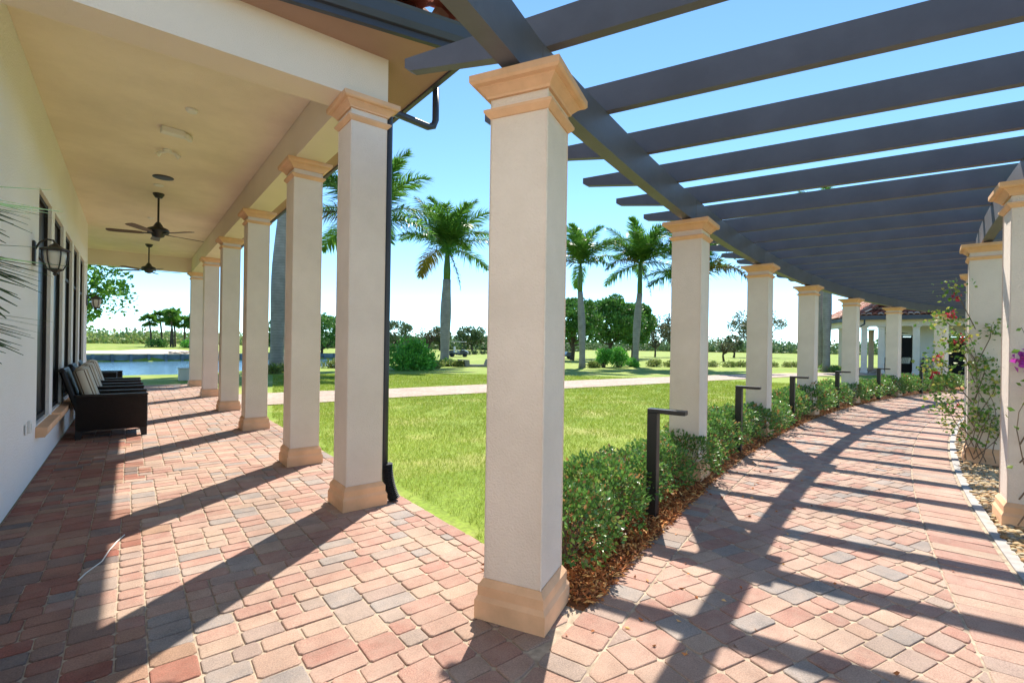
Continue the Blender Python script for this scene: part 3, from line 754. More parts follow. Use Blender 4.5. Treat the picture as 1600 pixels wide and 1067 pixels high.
# wicker armchairs
def ribbox(mb, c, d, n, ax):
    """box with woven horizontal/vertical ribs: thin strands on its outer faces"""
    mb.box(c, d, bev=.012)
def armchair():
    e = empty('wicker_armchair', (0, 0, 0), '', 'armchair', 'wicker armchairs lined up along the loggia wall')
    W, D = .80, .82          # width along Y, depth along X ; faces +X
    for s in (-1, 1):
        b = MB(); yc = s * (W / 2 - .05)
        # side panel with arched lower edge and broad arm
        prof = [(-D / 2, .0), (-D / 2 + .06, 0), (-D / 2 + .08, .10), (0, .16), (D / 2 - .09, .11), (D / 2 - .07, 0), (D / 2, 0), (D / 2, .60), (D / 2 - .02, .62), (-D / 2, .62)]
        b.extr(prof, (0, yc - .045, 0), (1, 0, 0), (0, 0, 1), (0, .09, 0))
        b.box((.0, yc, .622), (D + .02, .125, .035), bev=.012)
        for k in range(30):               # woven strands
            z = .13 + k * .0165
            if z > .60: break
            for ys in (yc - .045, yc + .045): b.tube([(-D / 2 + .01, ys, z), (D / 2 - .01, ys, z)], .0075, 5, cap=False)
            b.tube([(D / 2, yc - .04, z), (D / 2, yc + .04, z)], .0075, 5, cap=False)
        b.build('arm', M['wicker'], e)
    b = MB(); b.box((.02, 0, .25), (D - .06, W - .19, .12), bev=.01)
    for k in range(8): b.tube([(D / 2 - .005, -W / 2 + .1, .20 + k * .0155), (D / 2 - .005, W / 2 - .1, .20 + k * .0155)], .0075, 5, cap=False)
    b.build('seat_frame', M['wicker'], e)
    b = MB(); dz = Vector((-.30, 0, 1)).normalized(); dx = Vector((1, 0, .30)).normalized()
    b.box(Vector((-.44, 0, .60)), (.07, W - .1, .82), (dx, Vector((0, 1, 0)), dz), bev=.02)
    b.tube([(-.56, -W / 2 + .06, .99), (-.56, W / 2 - .06, .99)], .035, 10)
    b.build('backrest', M['wicker'], e)
    b = MB(); b.box((.06, 0, .385), (.72, W - .21, .15), bev=.045); b.build('seat_cushion', M['cushion'], e, smooth=True)
    b = MB(); b.box(Vector((-.30, 0, .735)), (.17, W - .2, .62), (dx, Vector((0, 1, 0)), dz), bev=.055); b.build('back_cushion', M['cushion'], e, smooth=True)
    return e
ch = armchair()
chl = [((-.20, 9.62), 'dark wicker armchair with striped cushion, nearest of the row by the wall'),
       ((-.22, 11.15), 'dark wicker armchair with striped cushion, second from the camera'),
       ((-.24, 12.70), 'dark wicker armchair with striped cushion, third from the camera'),
       ((-.62, 15.75), 'dark wicker armchair standing apart past the end of the wall')]
for i, ((x, y), lb) in enumerate(chl):
    o = ch if i == 0 else copy_tree(ch); o.location = (x, y, 0.002); o['label'] = lb
    if i == 3: o.rotation_euler = (0, 0, R(-8))
b = MB(); b.box((0, 0, .22), (.55, .5, .44), bev=.02); b.box((0, 0, .455), (.62, .56, .03), bev=.01)
tag(b.build('utility_box', M['offwhite'], loc=(1.66, 21.4, -.03)), 'low white lidded box on the grass beyond the last loggia column', 'utility box')

# ------------------------------------------------------------------ bollard lights
def bollard():
    e = empty('bollard_light', (0, 0, 0), '', 'bollard light', 'L shaped bollard lights in the hedge')
    MB().box((0, 0, .45), (.085, .085, .90), bev=.004).build('post', M['black'], e)
    b = MB(); b.box((.115, 0, .918), (.315, .085, .036), bev=.004); b.build('head', M['black'], e)
    MB().box((.17, 0, .8975), (.14, .05, .004)).build('lens', M['frost'], e)
    return e
bl0 = bollard()
bl = ['black L shaped bollard light in the hedge nearest the camera', 'black L shaped bollard light just beyond the second pergola column',
      'black L shaped bollard light just beyond the third pergola column', 'black L shaped bollard light just beyond the fourth pergola column',
      'black L shaped bollard light just beyond the fifth pergola column', 'black L shaped bollard light, farthest along the hedge']
for i, a in enumerate((106.85, 102.85, 98.62, 94.1, 89.5, 84.7)):
    o = bl0 if i == 0 else copy_tree(bl0)
    rad, tan = axes(a); o.location = pol(47.34, a, -.005); o.rotation_euler = (0, 0, math.atan2(-rad.y, -rad.x)); o['label'] = bl[i]

# ------------------------------------------------------------------ hedge shrubs
def shrub_protos(n, nl, L, W, rx_, rz_, seed, inner=.35, m=None):
    out = []
    for k in range(n):
        r = np.random.default_rng(seed + k)
        d = r.normal(0, 1, (nl, 3)); d /= np.linalg.norm(d, axis=1)[:, None]
        d[:, 2] = np.where(d[:, 2] < -.55, -d[:, 2], d[:, 2])
        lump = 1 + .13 * np.sin(d[:, 0] * 5 + k) * np.cos(d[:, 1] * 6 + 2 * k) + .09 * np.sin(d[:, 2] * 9 + d[:, 0] * 7)
        dep = np.where(r.random(nl) < inner, r.uniform(.45, .9, nl), r.uniform(.9, 1.06, nl))
        P = d * np.array([rx_, rx_, rz_]) * (lump * dep)[:, None]; P[:, 2] += rz_ * .93
        P[:, 2] = np.maximum(P[:, 2], .03)
        v, f = leaf_arrays(P, d * .8 + np.array([0, 0, .35]), L, W, .2, .55, r)
        fol = npmesh('foliage', v, f, m or M['hedge'])
        b = MB(); rr = random.Random(seed + k)
        for q in range(34):
            a = rr.uniform(0, 6.28); e_ = rr.uniform(.35, .95); s = Vector((math.cos(a) * rx_ * e_, math.sin(a) * rx_ * e_, rz_ * rr.uniform(.9, 1.75)))
            mid = s * .5 + Vector((rr.uniform(-.05, .05), rr.uniform(-.05, .05), -.02))
            b.tube([(s.x * .1, s.y * .1, 0), mid, s], [.008, .006, .003], 5)
        out.append((fol, b.mesh('stems', M['stem'])))
    return out
near_p = shrub_protos(5, 3000, .042, .024, .38, .29, 50)
far_p = shrub_protos(3, 1200, .062, .04, .42, .30, 80)
a = 108.25; k = 0
names_near = ['glossy green hedge shrub against the nearest big pergola column', 'glossy green hedge shrub just before the first bollard light',
              'glossy green hedge shrub wrapped round the first bollard light', 'darker hedge shrub between first bollard light and second pergola column']
while a > 80:
    pr_ = near_p[k % 5] if k < 9 else far_p[k % 3]
    if k < 4: lb, gp = names_near[k], 'clipped hedge shrubs along the path'
    elif a > 100.7: lb, gp = 'clipped hedge shrub between the second and third pergola columns', 'hedge shrubs between second and third columns'
    elif a > 92: lb, gp = 'clipped hedge shrub between the third and fifth pergola columns', 'hedge shrubs between third and fifth columns'
    else: lb, gp = 'clipped hedge shrub in the far part of hedge beyond fifth column', 'hedge shrubs beyond the fifth column'
    nearcol = min(abs(a - q_) for q_ in PCOL[1:]) < .62
    p = pol((47.50 if nearcol else 47.60) + pr.uniform(-.04, .04), a, -.005)
    e = empty('hedge_shrub', p, lb, 'shrub', gp, pr.uniform(0, 6.28))
    sc = pr.uniform(.86, 1.10); e.scale = (sc, sc, sc * pr.uniform(.88, 1.10))
    if k == 0: e.scale = (.92, .92, .9)
    link('foliage', pr_[0], e); link('stems', pr_[1], e)
    a -= .80 if k < 9 else .9; k += 1

# mulch chips, river stones, grass blades
n = 11000; r = np.random.default_rng(3)
aa = np.where(r.random(n) < .55, r.uniform(105.5, 108.8, n), r.uniform(90, 108.8, n)); rr = r.uniform(47.19, 47.95, n); rr = np.where(r.random(n) < .55, r.uniform(47.17, 47.42, n), rr)
P = np.stack([CX + rr * np.cos(np.radians(aa)), CY + rr * np.sin(np.radians(aa)), r.uniform(0, .03, n)], 1)
v, f = leaf_arrays(P, np.stack([r.normal(0, 1, n), r.normal(0, 1, n), r.normal(0.15, .25, n)], 1), .05, .014, .3, .1, r)
tag(link('mulch_chips', npmesh('mulch_chips', v, f, M['mulchchip'])), 'loose orange brown bark mulch along the hedge foot', 'mulch', kind='stuff')
n = 170; r = np.random.default_rng(13)
aa = r.uniform(95, 109.2, n); rr = 47.22 - np.abs(r.normal(0, .35, n)); rr = np.where(r.random(n) < .12, r.uniform(45.2, 47, n), rr)
P = np.stack([CX + rr * np.cos(np.radians(aa)), CY + rr * np.sin(np.radians(aa)), np.full(n, .006)], 1)
v, f = leaf_arrays(P, np.stack([r.normal(0, 1, n), r.normal(0, 1, n), np.full(n, .02)], 1), .034, .02, .25, .05, r)
tag(link('fallen_leaves', npmesh('fallen_leaves', v, f, M['mulchchip'])), 'scattered dry leaves on the pavers beside the hedge', 'fallen leaves', kind='stuff')
import bmesh
bmx = bmesh.new(); bmesh.ops.create_icosphere(bmx, subdivisions=1, radius=1); bmx.verts.ensure_lookup_table()
IV = np.array([vv.co[:] for vv in bmx.verts]); IF = np.array([[q.index for q in ff.verts] for ff in bmx.faces]); bmx.free()
def stones(n, pos, size, seed):
    r = np.random.default_rng(seed); lst = []
    for i in range(n):
        s = size[i]; sc = np.array([r.uniform(.8, 1.4), r.uniform(.7, 1.1), r.uniform(.45, .75)]) * s
        th = r.uniform(0, 6.28); c_, s_ = math.cos(th), math.sin(th)
        V = IV * (1 + r.normal(0, .06, (len(IV), 1))) * sc; V = V @ np.array([[c_, s_, 0], [-s_, c_, 0], [0, 0, 1]])
        lst.append((V + pos[i], IF))
    return cat_arrays(lst)
n = 8500; r = np.random.default_rng(4)
aa = np.where(r.random(n) < .6, r.uniform(101.5, 108, n), r.uniform(90, 104, n)); rr = r.uniform(44.0, 44.99, n)
P = np.stack([CX + rr * np.cos(np.radians(aa)), CY + rr * np.sin(np.radians(aa)), r.uniform(-.004, .02, n)], 1)
v, f = stones(n, P, r.uniform(.016, .036, n), 6)
tag(link('river_stones', npmesh('river_stones', v, f, M['stone'], True)), 'tan river stones filling the bed beside the path', 'river stones', kind='stuff')
# grass
def blades(n, sampler, h0, w0, seed, far=False):
    r = np.random.default_rng(seed); P = sampler(r, n); n = len(P)
    d = np.hypot(P[:, 0], P[:, 1]); k = np.clip(d / 6, .6, 3)
    th = r.uniform(0, 6.28, n); hh = h0 * r.uniform(.5, 1.25, n); ww = w0 * k * r.uniform(.7, 1.2, n)
    lean = r.normal(0, .55, (n, 2)) * hh[:, None]
    v = np.empty((n, 3, 3)); v[:, 0, :2] = P + np.stack([np.cos(th), np.sin(th)], 1) * ww[:, None] / 2; v[:, 1, :2] = P - np.stack([np.cos(th), np.sin(th)], 1) * ww[:, None] / 2
    v[:, 0, 2] = v[:, 1, 2] = -.03; v[:, 2, :2] = P + lean; v[:, 2, 2] = -.03 + hh
    return v.reshape(-1, 3), np.arange(n * 3).reshape(n, 3)
def samp(r, n):
    m = n * 3; d = r.uniform(2.6, 24, m) ** 1.0; a = r.uniform(R(12), R(78), m)
    P = np.stack([d * np.cos(a), d * np.sin(a)], 1)
    rad = np.hypot(P[:, 0] - CX, P[:, 1] - CY)
    wy0 = np.interp(P[:, 0], [p[0] for p in wn], [p[1] for p in wn]); wy1 = np.interp(P[:, 0], [p[0] for p in wf], [p[1] for p in wf])
    nz = np.sin(P[:, 0] * 3.1 + 1.3 * np.sin(P[:, 1] * 2.3)) * np.cos(P[:, 1] * 2.7 + np.sin(P[:, 0] * 1.7))
    edge = (P[:, 0] < EDGE + .16) & (nz < .0)
    ok = (P[:, 0] > EDGE - .012) & (rad > 47.97) & ~((P[:, 1] > wy0 - .02) & (P[:, 1] < wy1 + .02)) & (P[:, 1] < 23) & ((nz > -.55) | (r.random(m) < .55)) & ~edge
    return P[ok][:n]
v, f = blades(230000, samp, .050, .0045, 21)
tag(link('grass', npmesh('grass', v, f, M['grass_blade'])), 'short sunlit lawn grass between loggia, pergola and walkway', 'grass', kind='stuff')

# ------------------------------------------------------------------ royal palms
def frond_mesh(L, el0, bend, seed, n=105, name='frond', m=None, lw=.048, ll=.80, plum=1.05, t0=.10):
    r = np.random.default_rng(seed); ts = np.linspace(0, 1, 13); pts = [np.zeros(3)]; ang = el0
    for i in range(12):
        pts.append(pts[-1] + np.array([math.cos(ang), 0, math.sin(ang)]) * L / 12); ang -= bend / 12 * (0.5 + 1.0 * i / 11)
    pts = np.array(pts)
    vs, fs = [], []; o = 0
    for i in range(n):
        t = t0 + (1 - t0) * (i + r.uniform(-.3, .3)) / n; t = min(max(t, .05), .999)
        q = t * 12; k = min(int(q), 11); p = pts[k] + (pts[k + 1] - pts[k]) * (q - k); tg = pts[k + 1] - pts[k]; tg /= np.linalg.norm(tg)
        nrm = np.cross([0, 1, 0], tg) * -1; nrm = nrm if nrm[2] > 0 else -nrm
        for s in (-1, 1):
            roll = r.normal(.12, .42 * plum); fwd = r.uniform(.35, .75) + t * .5
            d = np.array([0, s, 0]) * math.cos(roll) + nrm * math.sin(roll) + tg * fwd; d /= np.linalg.norm(d)
            l = ll * (math.sin(math.pi * min(1, .18 + t * .80)) ** .6) * r.uniform(.8, 1.1); wv = np.cross(d, nrm); wv /= np.linalg.norm(wv) + 1e-9
            ww = lw * r.uniform(.8, 1.2); mid = p + d * l * .5 + np.array([0, 0, -.03 * l]); tip = p + d * l * .95 + np.array([0, 0, -.28 * l])
            vs += [p - wv * ww * .4, p + wv * ww * .4, mid + wv * ww * .5, mid - wv * ww * .5, tip, tip + wv * .004]
            fs += [(o, o + 1, o + 2, o + 3), (o + 3, o + 2, o + 5, o + 4)]; o += 6
    me = MB()
    me.v = [tuple(x) for x in vs]; me.f = fs
    me.tube([tuple(p) for p in pts], [.035 * (1 - .85 * i / 12) * (L / 3.2) for i in range(13)], 5)
    mm = bpy.data.meshes.new(name); mm.from_pydata(me.v, [], me.f); mm.materials.append(m or M['palmleaf']); return mm
FR = {'up': [frond_mesh(3.0, R(0), R(60), 31, plum=1.2), frond_mesh(3.0, R(0), R(40), 32, plum=1.2)],
      'mid': [frond_mesh(3.3, R(0), R(70), 33), frond_mesh(3.3, R(0), R(86), 34)],
      'low': [frond_mesh(3.0, R(0), R(58), 35), frond_mesh(3.0, R(0), R(48), 36)],
      'yel': [frond_mesh(3.0, R(0), R(80), 37, m=M['palmyellow'])],
      'dead': [frond_mesh(2.6, R(0), R(25), 38, m=M['palmdead'], ll=.35, n=60)]}
def royal_palm(loc, ht, hs, label, seed, lean=(0, 0), rt=.24, rb=.30, scale=1.0, nf=15, yellow=1, dead=False, grp='royal palms across the lawn', cat='palm tree'):
    rr = random.Random(seed)
    e = empty('royal_palm', loc, label, cat, grp)
    b = MB(); pts = []; rad = []
    for i in range(15):
        t = i / 14; z = ht * t; pts.append((lean[0] * t * t, lean[1] * t * t, z))
        rad.append(rb * (.74 - .10 * t + .26 * math.exp(-((t - .60) / .27) ** 2) + .22 * math.exp(-(t / .07) ** 2)))
    b.tube(pts, rad, 16); b.build('trunk', M['trunk'], e, smooth=True)
    tx, ty = lean
    b = MB(); b.tube([(tx, ty, ht - .02), (tx, ty, ht + (hs - ht) * .3), (tx, ty, ht + (hs - ht) * .8), (tx, ty, hs + .1)], [rad[-1] * .90, rad[-1] * .92, rad[-1] * .60, rad[-1] * .42], 14)
    b.build('crownshaft', M['shaft'], e, smooth=True)
    for i in range(nf):
        az = i * 2.39996 + rr.uniform(-.25, .25); t = i / (nf - 1)
        if t < .30: kind, el = 'up', rr.uniform(60, 86)
        elif t < .75: kind, el = 'mid', 66 - 30 * (t - .3) / .45 + rr.uniform(-6, 6)
        else: kind, el = 'low', 34 - 36 * (t - .75) / .25 + rr.uniform(-6, 6)
        if yellow and i == nf - 3: kind = 'yel'
        me = FR[kind][i % len(FR[kind])]
        o = link('frond', me, e, (tx, ty, hs)); o.rotation_mode = 'XYZ'
        o.rotation_euler = (rr.uniform(-.2, .2), -R(el), az); s = scale * rr.uniform(.9, 1.1); o.scale = (s, s, s)
        if kind == 'yel': o['label'] = 'yellowing frond'
    if dead:
        o = link('frond', FR['dead'][0], e, (tx, ty, hs)); o.rotation_euler = (0, R(62), dead); o.scale = (scale * .85,) * 3; o['label'] = 'dead grey frond hanging down the trunk'
    return e
royal_palm((16.8, 28.6, -.03), 5.9, 8.0, 'royal palm with a dry hanging frond, left of the big near column', 1, nf=22, dead=R(-25), scale=1.36, lean=(.15, .1), rt=.26, rb=.40)
royal_palm((24.3, 22.9, -.03), 5.2, 7.1, 'slender royal palm right of the big near column, left of a pair', 2, nf=17, rb=.27, scale=1.08, lean=(-.2, .1))
royal_palm((30.15, 22.9, -.03), 5.55, 7.8, 'royal palm with tall upright fronds, right of the slender pair', 3, nf=20, rb=.31, scale=1.2, lean=(.2, -.15), dead=R(-60))
royal_palm((10.0, 25.9, -.03), 6.1, 8.2, 'royal palm with yellowing fronds mostly hidden behind first loggia column', 4, nf=20, rb=.34, scale=1.45, yellow=1, lean=(.3, .1))
royal_palm((31.9, 19.1, -.03), 4.6, 6.7, 'royal palm whose trunk hides behind the second pergola column', 5, nf=18, rb=.32, scale=1.4)
royal_palm((5.63, 25.7, -.03), 8.1, 10.2, 'thick ringed palm trunk rising past the loggia roof between columns', 6, lean=(.25, -.1), nf=14, rb=.42, scale=1.1)
royal_palm((37.0, 12.35, -.03), 7.4, 9.6, 'grey royal palm trunk standing before the far tiled roof', 7, nf=12, rb=.29, scale=1.1)
royal_palm((40.6, 14.0, -.03), 7.6, 9.8, 'royal palm trunk just left behind the other at far building', 8, nf=12, rb=.27, scale=1.1)

# potted palm by the wall, fronds reaching into view
e = empty('potted_palm', (-.50, 1.45, 0), 'dark green potted palm fronds reaching in from the left edge', 'potted palm')
MB().lathe((0, 0, 0), [(.17, 0), (.20, .02), (.24, .36), (.27, .38), (.27, .42), (.235, .42), (.22, .37)], 20).build('pot', M['pot'], e, smooth=False)
b = MB()
for q in range(5): b.tube([(.05 * math.cos(q), .05 * math.sin(q), .3), (.07 * math.cos(q), .07 * math.sin(q), 1.0), (.05 * math.cos(q), .08 * math.sin(q), 1.5)], [.03, .025, .02], 7)
b.build('stem', M['shaft'], e)
pf_ = frond_mesh(1.5, R(0), R(100), 41, n=30, m=M['pottedleaf'], lw=.017, ll=.36, plum=.35, t0=.55)
for az, el, z, s in ((92, 68, 1.0, 1.2), (91, 60, .95, 1.2), (93, 50, .95, 1.15), (150, 55, 1.4, 1), (-60, 70, 1.4, .9), (-120, 60, 1.4, 1)):
    o = link('frond', pf_, e, (0, 0, z)); o.rotation_euler = (0, -R(el), R(az)); o.scale = (s, s, s)

# ------------------------------------------------------------------ trees
def tree(name, loc, h, cr, label, cat, leaf, n, lsize, seed, trunk_h=None, flat=.8, clumps=40, gap=.5, grp=None, twigs=6, tr=.14, cz=None, shell=.55):
    r = np.random.default_rng(seed); rr = random.Random(seed)
    e = empty(name, loc, label, cat, grp); th_ = trunk_h if trunk_h is not None else h * .3
    cz = cz if cz is not None else (h + th_) / 2; rz = (h - th_) / 2
    d = r.normal(0, 1, (clumps, 3)); d /= np.linalg.norm(d, axis=1)[:, None]; d *= (r.uniform(shell, 1, clumps) ** .5)[:, None]
    cc = d * np.array([cr, cr, rz]) * .86; cc[:, 2] += cz
    k = r.integers(0, clumps, n); cs = r.uniform(.6, 1.4, clumps)[k] * cr * gap * .42
    o3 = r.normal(0, 1, (n, 3)); o3 /= np.linalg.norm(o3, axis=1)[:, None]; P = cc[k] + o3 * (cs * r.uniform(.3, 1.05, n) ** .6)[:, None] * np.array([1, 1, flat])
    v, f = leaf_arrays(P, o3 + np.array([0, 0, .3]), lsize, lsize * .62, .2, .6, r)
    b = MB(); b.tube([(0, 0, 0), (rr.uniform(-.1, .1), rr.uniform(-.1, .1), th_ * .6), (0, 0, th_ + rz * .5)], [tr * 1.25, tr, tr * .6], 9)
    for q in range(twigs):
        tgt = Vector(cc[rr.randrange(clumps)]); s = Vector((0, 0, th_ * rr.uniform(.75, 1.2)))
        mid = s.lerp(tgt, .5) + Vector((rr.uniform(-.1, .1) * cr, rr.uniform(-.1, .1) * cr, -.05 * h))
        b.tube([s, mid, tgt], [tr * .55, tr * .35, tr * .12], 6)
    b.build('trunk', M['bark'], e)
    link('crown', npmesh('crown', v, f, leaf), e)
    return e
tree('shade_tree', (-2.35, 22.6, 0), 5.2, 2.5, 'bright green leafy tree reaching past end of the loggia wall over pond', 'tree', M['oakleaf'], 9000, .15, 61, trunk_h=1.4, clumps=70, gap=.45, tr=.13, twigs=14)
tree('dense_tree', (35.2, 34.6, 0), 6.4, 2.9, 'dense dark green tree left of the slender pair of palms', 'tree', M['darkleaf'], 9000, .30, 62, trunk_h=1.5, clumps=60, gap=.5, tr=.2, grp='dense dark trees behind the palms')
tree('dense_tree', (44.5, 37.5, 0), 7.6, 4.0, 'wide dense dark green tree between the slender pair of palms', 'tree', M['darkleaf'], 14000, .32, 63, trunk_h=1.5, clumps=90, gap=.45, tr=.22, grp='dense dark trees behind the palms')
tree('dense_tree', (51.5, 39.5, 0), 7.4, 3.2, 'dense dark green tree partly behind the right palm of the pair', 'tree', M['darkleaf'], 9000, .34, 64, trunk_h=1.6, clumps=60, gap=.45, tr=.22, grp='dense dark trees behind the palms')
tree('olive_tree', (62, 43.5, 0), 6.0, 2.8, 'thin greyish olive tree right of the dense dark trees', 'tree', M['olive'], 2600, .28, 65, trunk_h=1.6, clumps=40, gap=.5, twigs=22, tr=.12, shell=.2)
tree('olive_tree', (66, 43.0, 0), 7.0, 2.6, 'taller greyish olive tree close against the second pergola column', 'tree', M['olive'], 3000, .28, 66, trunk_h=1.8, clumps=40, gap=.5, twigs=22, tr=.12, shell=.2)
tree('bare_tree', (50.9, 26.9, 0), 3.4, 1.6, 'nearly bare small tree in the field beside second pergola column', 'tree', M['olive'], 420, .2, 67, trunk_h=1.0, clumps=30, gap=.5, twigs=26, tr=.1, shell=.1)
tree('wispy_tree', (84, 38.5, 0), 8.8, 5.2, 'tall wispy open crowned tree behind the third pergola column', 'tree', M['olive'], 2600, .34, 68, trunk_h=2.4, clumps=60, gap=.3, twigs=34, tr=.18, shell=.2)
tree('field_tree', (74, 37.5, 0), 3.6, 1.5, 'small round field tree just left of the third pergola column', 'tree', M['roundleaf'], 1200, .3, 69, trunk_h=1.0, clumps=24, gap=.5)
tree('round_tree', (45.6, 98, 0), 6.2, 4.4, 'dark round crowned tree far behind the large green bush', 'tree', M['roundleaf'], 2600, .5, 70, trunk_h=1.4, clumps=40, gap=.4, twigs=14, tr=.2)
tree('bare_tree', (51.3, 94, 0), 6.0, 3.8, 'leafless grey tree between bush and hanging frond palm', 'tree', M['autumn'], 500, .3, 71, trunk_h=1.2, clumps=60, gap=.3, twigs=60, tr=.12, shell=.2)
tree('round_tree', (60.6, 91, 0), 5.4, 4.2, 'dark round crowned tree far right of the hanging frond palm', 'tree', M['roundleaf'], 3200, .5, 72, trunk_h=1.3, clumps=40, gap=.45, twigs=10, tr=.2)
tree('round_tree', (54.6, 95, 0), 5.2, 2.9, 'round crowned tree far off directly behind hanging frond palm', 'tree', M['roundleaf'], 2000, .5, 73, trunk_h=1.2, clumps=30, gap=.45, twigs=8, tr=.2)
tree('shore_tree', (17.5, 58, 0), 4.8, 3.0, 'dark green tree on pond bank seen between two loggia columns', 'tree', M['darkleaf'], 4200, .32, 74, trunk_h=.6, clumps=50, gap=.5, tr=.15)
tree('shore_tree', (13.6, 59.5, 0), 4.6, 2.4, 'dark green tree on pond bank beside the ringed trunk', 'tree', M['darkleaf'], 3600, .32, 75, trunk_h=.6, clumps=40, gap=.5, tr=.15)

# bushes, groundcover in the palm beds
def bush(loc, rx_, ry_, h, n, ls, seed, label, name='bush', m=None, cat='bush', grp=None):
    r = np.random.default_rng(seed); cl = 26
    d = r.normal(0, 1, (cl, 3)); d /= np.linalg.norm(d, axis=1)[:, None]; d[:, 2] = abs(d[:, 2]); c = d * np.array([rx_, ry_, h * .72]) * r.uniform(.4, .85, (cl, 1)); c[:, 2] += .12 * h
    k = r.integers(0, cl, n); o3 = r.normal(0, 1, (n, 3)); o3 /= np.linalg.norm(o3, axis=1)[:, None]; P = c[k] + o3 * (min(rx_, h) * .32) * r.uniform(.4, 1, (n, 1))
    P[:, 2] = np.maximum(P[:, 2], .02)
    v, f = leaf_arrays(P, o3 + [0, 0, .5], ls, ls * .5, .2, .5, r)
    e = empty(name, loc, label, cat, grp); link('foliage', npmesh('foliage', v, f, m or M['bushleaf']), e)
    b = MB(); rr = random.Random(seed)
    for q in range(9):
        t = Vector(c[q]); b.tube([(t.x * .3, t.y * .3, 0), t * .6, t], [.03, .02, .01], 5)
    b.build('stems', M['bark'], e); return e
bush((12.3, 25.0, -.03), 1.75, 1.2, 1.95, 6500, .17, 90, 'large bright green bush left of the hanging frond palm')
bush((26.6, 22.95, -.03), .75, .7, 1.75, 2600, .15, 91, 'upright green bush beside the left slender palm, taller of two')
bush((27.9, 22.7, -.03), .95, .7, 1.7, 3000, .15, 92, 'wide green bush beside the right palm of the pair')
bush((29.3, 22.6, -.03), .6, .55, .8, 1000, .14, 93, 'low bush at foot of the right palm of the pair')
gr = 'low plants in the palm beds'
gl = [((15.6, 27.6), .8, .5, 'low pale clump at the foot of the hanging frond palm'), ((16.8, 27.9), .7, .55, 'dark low clump under the hanging frond palm trunk'),
      ((17.2, 27.3), .6, .5, 'yellow green low clump beside the concrete bench'), ((14.2, 25.9), .7, .35, 'low clump right at the edge of large bush'),
      ((24.9, 22.4), .6, .5, 'low pale clump at the foot of left slender palm'), ((31.3, 22.0), .9, .6, 'pale low clump right of the paired palms'),
      ((32.4, 21.3), .9, .55, 'pale low clump next to the second pergola column'), ((6.0, 24.6), .8, .6, 'spiky green clump at the foot of ringed trunk'),
      ((5.0, 24.2), .6, .45, 'smaller spiky clump left of the ringed trunk foot'), ((9.3, 28.4), 1.1, .55, 'clipped low shrub by the pond between loggia columns'),
      ((36.4, 11.6), .7, .55, 'dark shrub at the foot of palm by far building'), ((37.6, 12.6), .9, .6, 'dark shrub right of the palm by far building'),
      ((38.4, 11.4), .7, .5, 'dark shrub before the far building corner')]
for i, ((x, y), rx_, h, lb) in enumerate(gl):
    bush((x, y, -.03), rx_, rx_ * .7, h, 800, .13, 100 + i, lb, 'groundcover_clump', M['hedge'] if 'dark' in lb else M['cover'], 'plant', gr)
for i in range(9):
    x = 34.6 + i * 1.35; y = 20.3 - i * .55 + (i % 2) * .3
    bush((x, y, -.03), .85, .6, .5, 500, .14, 130 + i, 'pale grassy clump in the bed seen between second and fourth columns', 'groundcover_clump', M['cover'], 'plant', 'grassy clumps beyond the walkway')
for i in range(14):
    x = 33 + (i * 7.3) % 17; y = 55 + (i * 5.1) % 12
    bush((x, y, -.03), .45, .45, .75, 160, .22, 150 + i, 'small dark shrub dotted on the field beyond the bench', 'field_shrub', M['roundleaf'], 'shrub', 'shrubs dotted on the far field')

# ------------------------------------------------------------------ pond far bank
b = MB()
for i in range(56):
    x = -42 + i * 1.2; y = wall_y(x); d = Vector((1, .2, 0)).normalized(); nn_ = Vector((.2, -1, 0)).normalized()
    b.box((x + .6, y + .12 - .05 + .0, -.15), (1.2, .12, .62), (d, nn_, Vector((0, 0, 1))))
    b.box(Vector((x, y, -.13)) + nn_ * .12, (.2, .26, .74), (d, nn_, Vector((0, 0, 1))))
b.box((-8.4, wall_y(-8.4) + .03, .20), (68, .3, .06), (Vector((1, .2, 0)).normalized(), Vector((.2, -1, 0)).normalized(), Vector((0, 0, 1))))
tag(b.build('seawall', M['seawall']), 'dark timber seawall along the far bank of the pond', 'retaining wall')
def sheet(name, cx, cy, rx_, ry_, m, seed, dz=.015):
    rr = random.Random(seed); n = 28; vs = [(cx, cy, float(hgt(np.array(cx), np.array(cy))) + dz)]; ring = []
    ph = [rr.uniform(0, 6.28) for _ in range(3)]
    for q in range(1, 5):
        for i in range(n):
            a = 6.2832 * i / n; k = q / 4 * (1 + .16 * math.sin(2 * a + ph[0]) + .12 * math.sin(3 * a + ph[1]) + .07 * math.sin(5 * a + ph[2]))
            x, y = cx + rx_ * k * math.cos(a), cy + ry_ * k * math.sin(a); vs.append((x, y, float(hgt(np.array(x), np.array(y))) + dz + (.10 if q == 4 else 0) * 0))
    fs = [(0, 1 + i, 1 + (i + 1) % n) for i in range(n)]
    for q in range(3):
        for i in range(n): j = (i + 1) % n; fs.append((1 + q * n + i, 1 + q * n + n + i, 1 + q * n + n + j, 1 + q * n + j))
    return structure(MB().add(vs, fs).build(name, m, smooth=True))
sheet('sand_bunker', -.9, 58.5, 3.6, 3.6, M['sand'], 3); sheet('sand_bunker', 2.4, 60.0, 3.4, 4.6, M['sand'], 5)
n = 70; r = np.random.default_rng(9); px = r.uniform(3.0, 9, n); py = r.uniform(55.5, 59, n) + .2 * (px - 3)
v, f = stones(n, np.stack([px, py, hgt(px, py) + .05], 1), r.uniform(.12, .26, n), 10)
tag(link('bank_rocks', npmesh('bank_rocks', v, f, M['rock'])), 'pale rocks strewn on the pond bank below the palm cluster', 'rocks', kind='stuff')
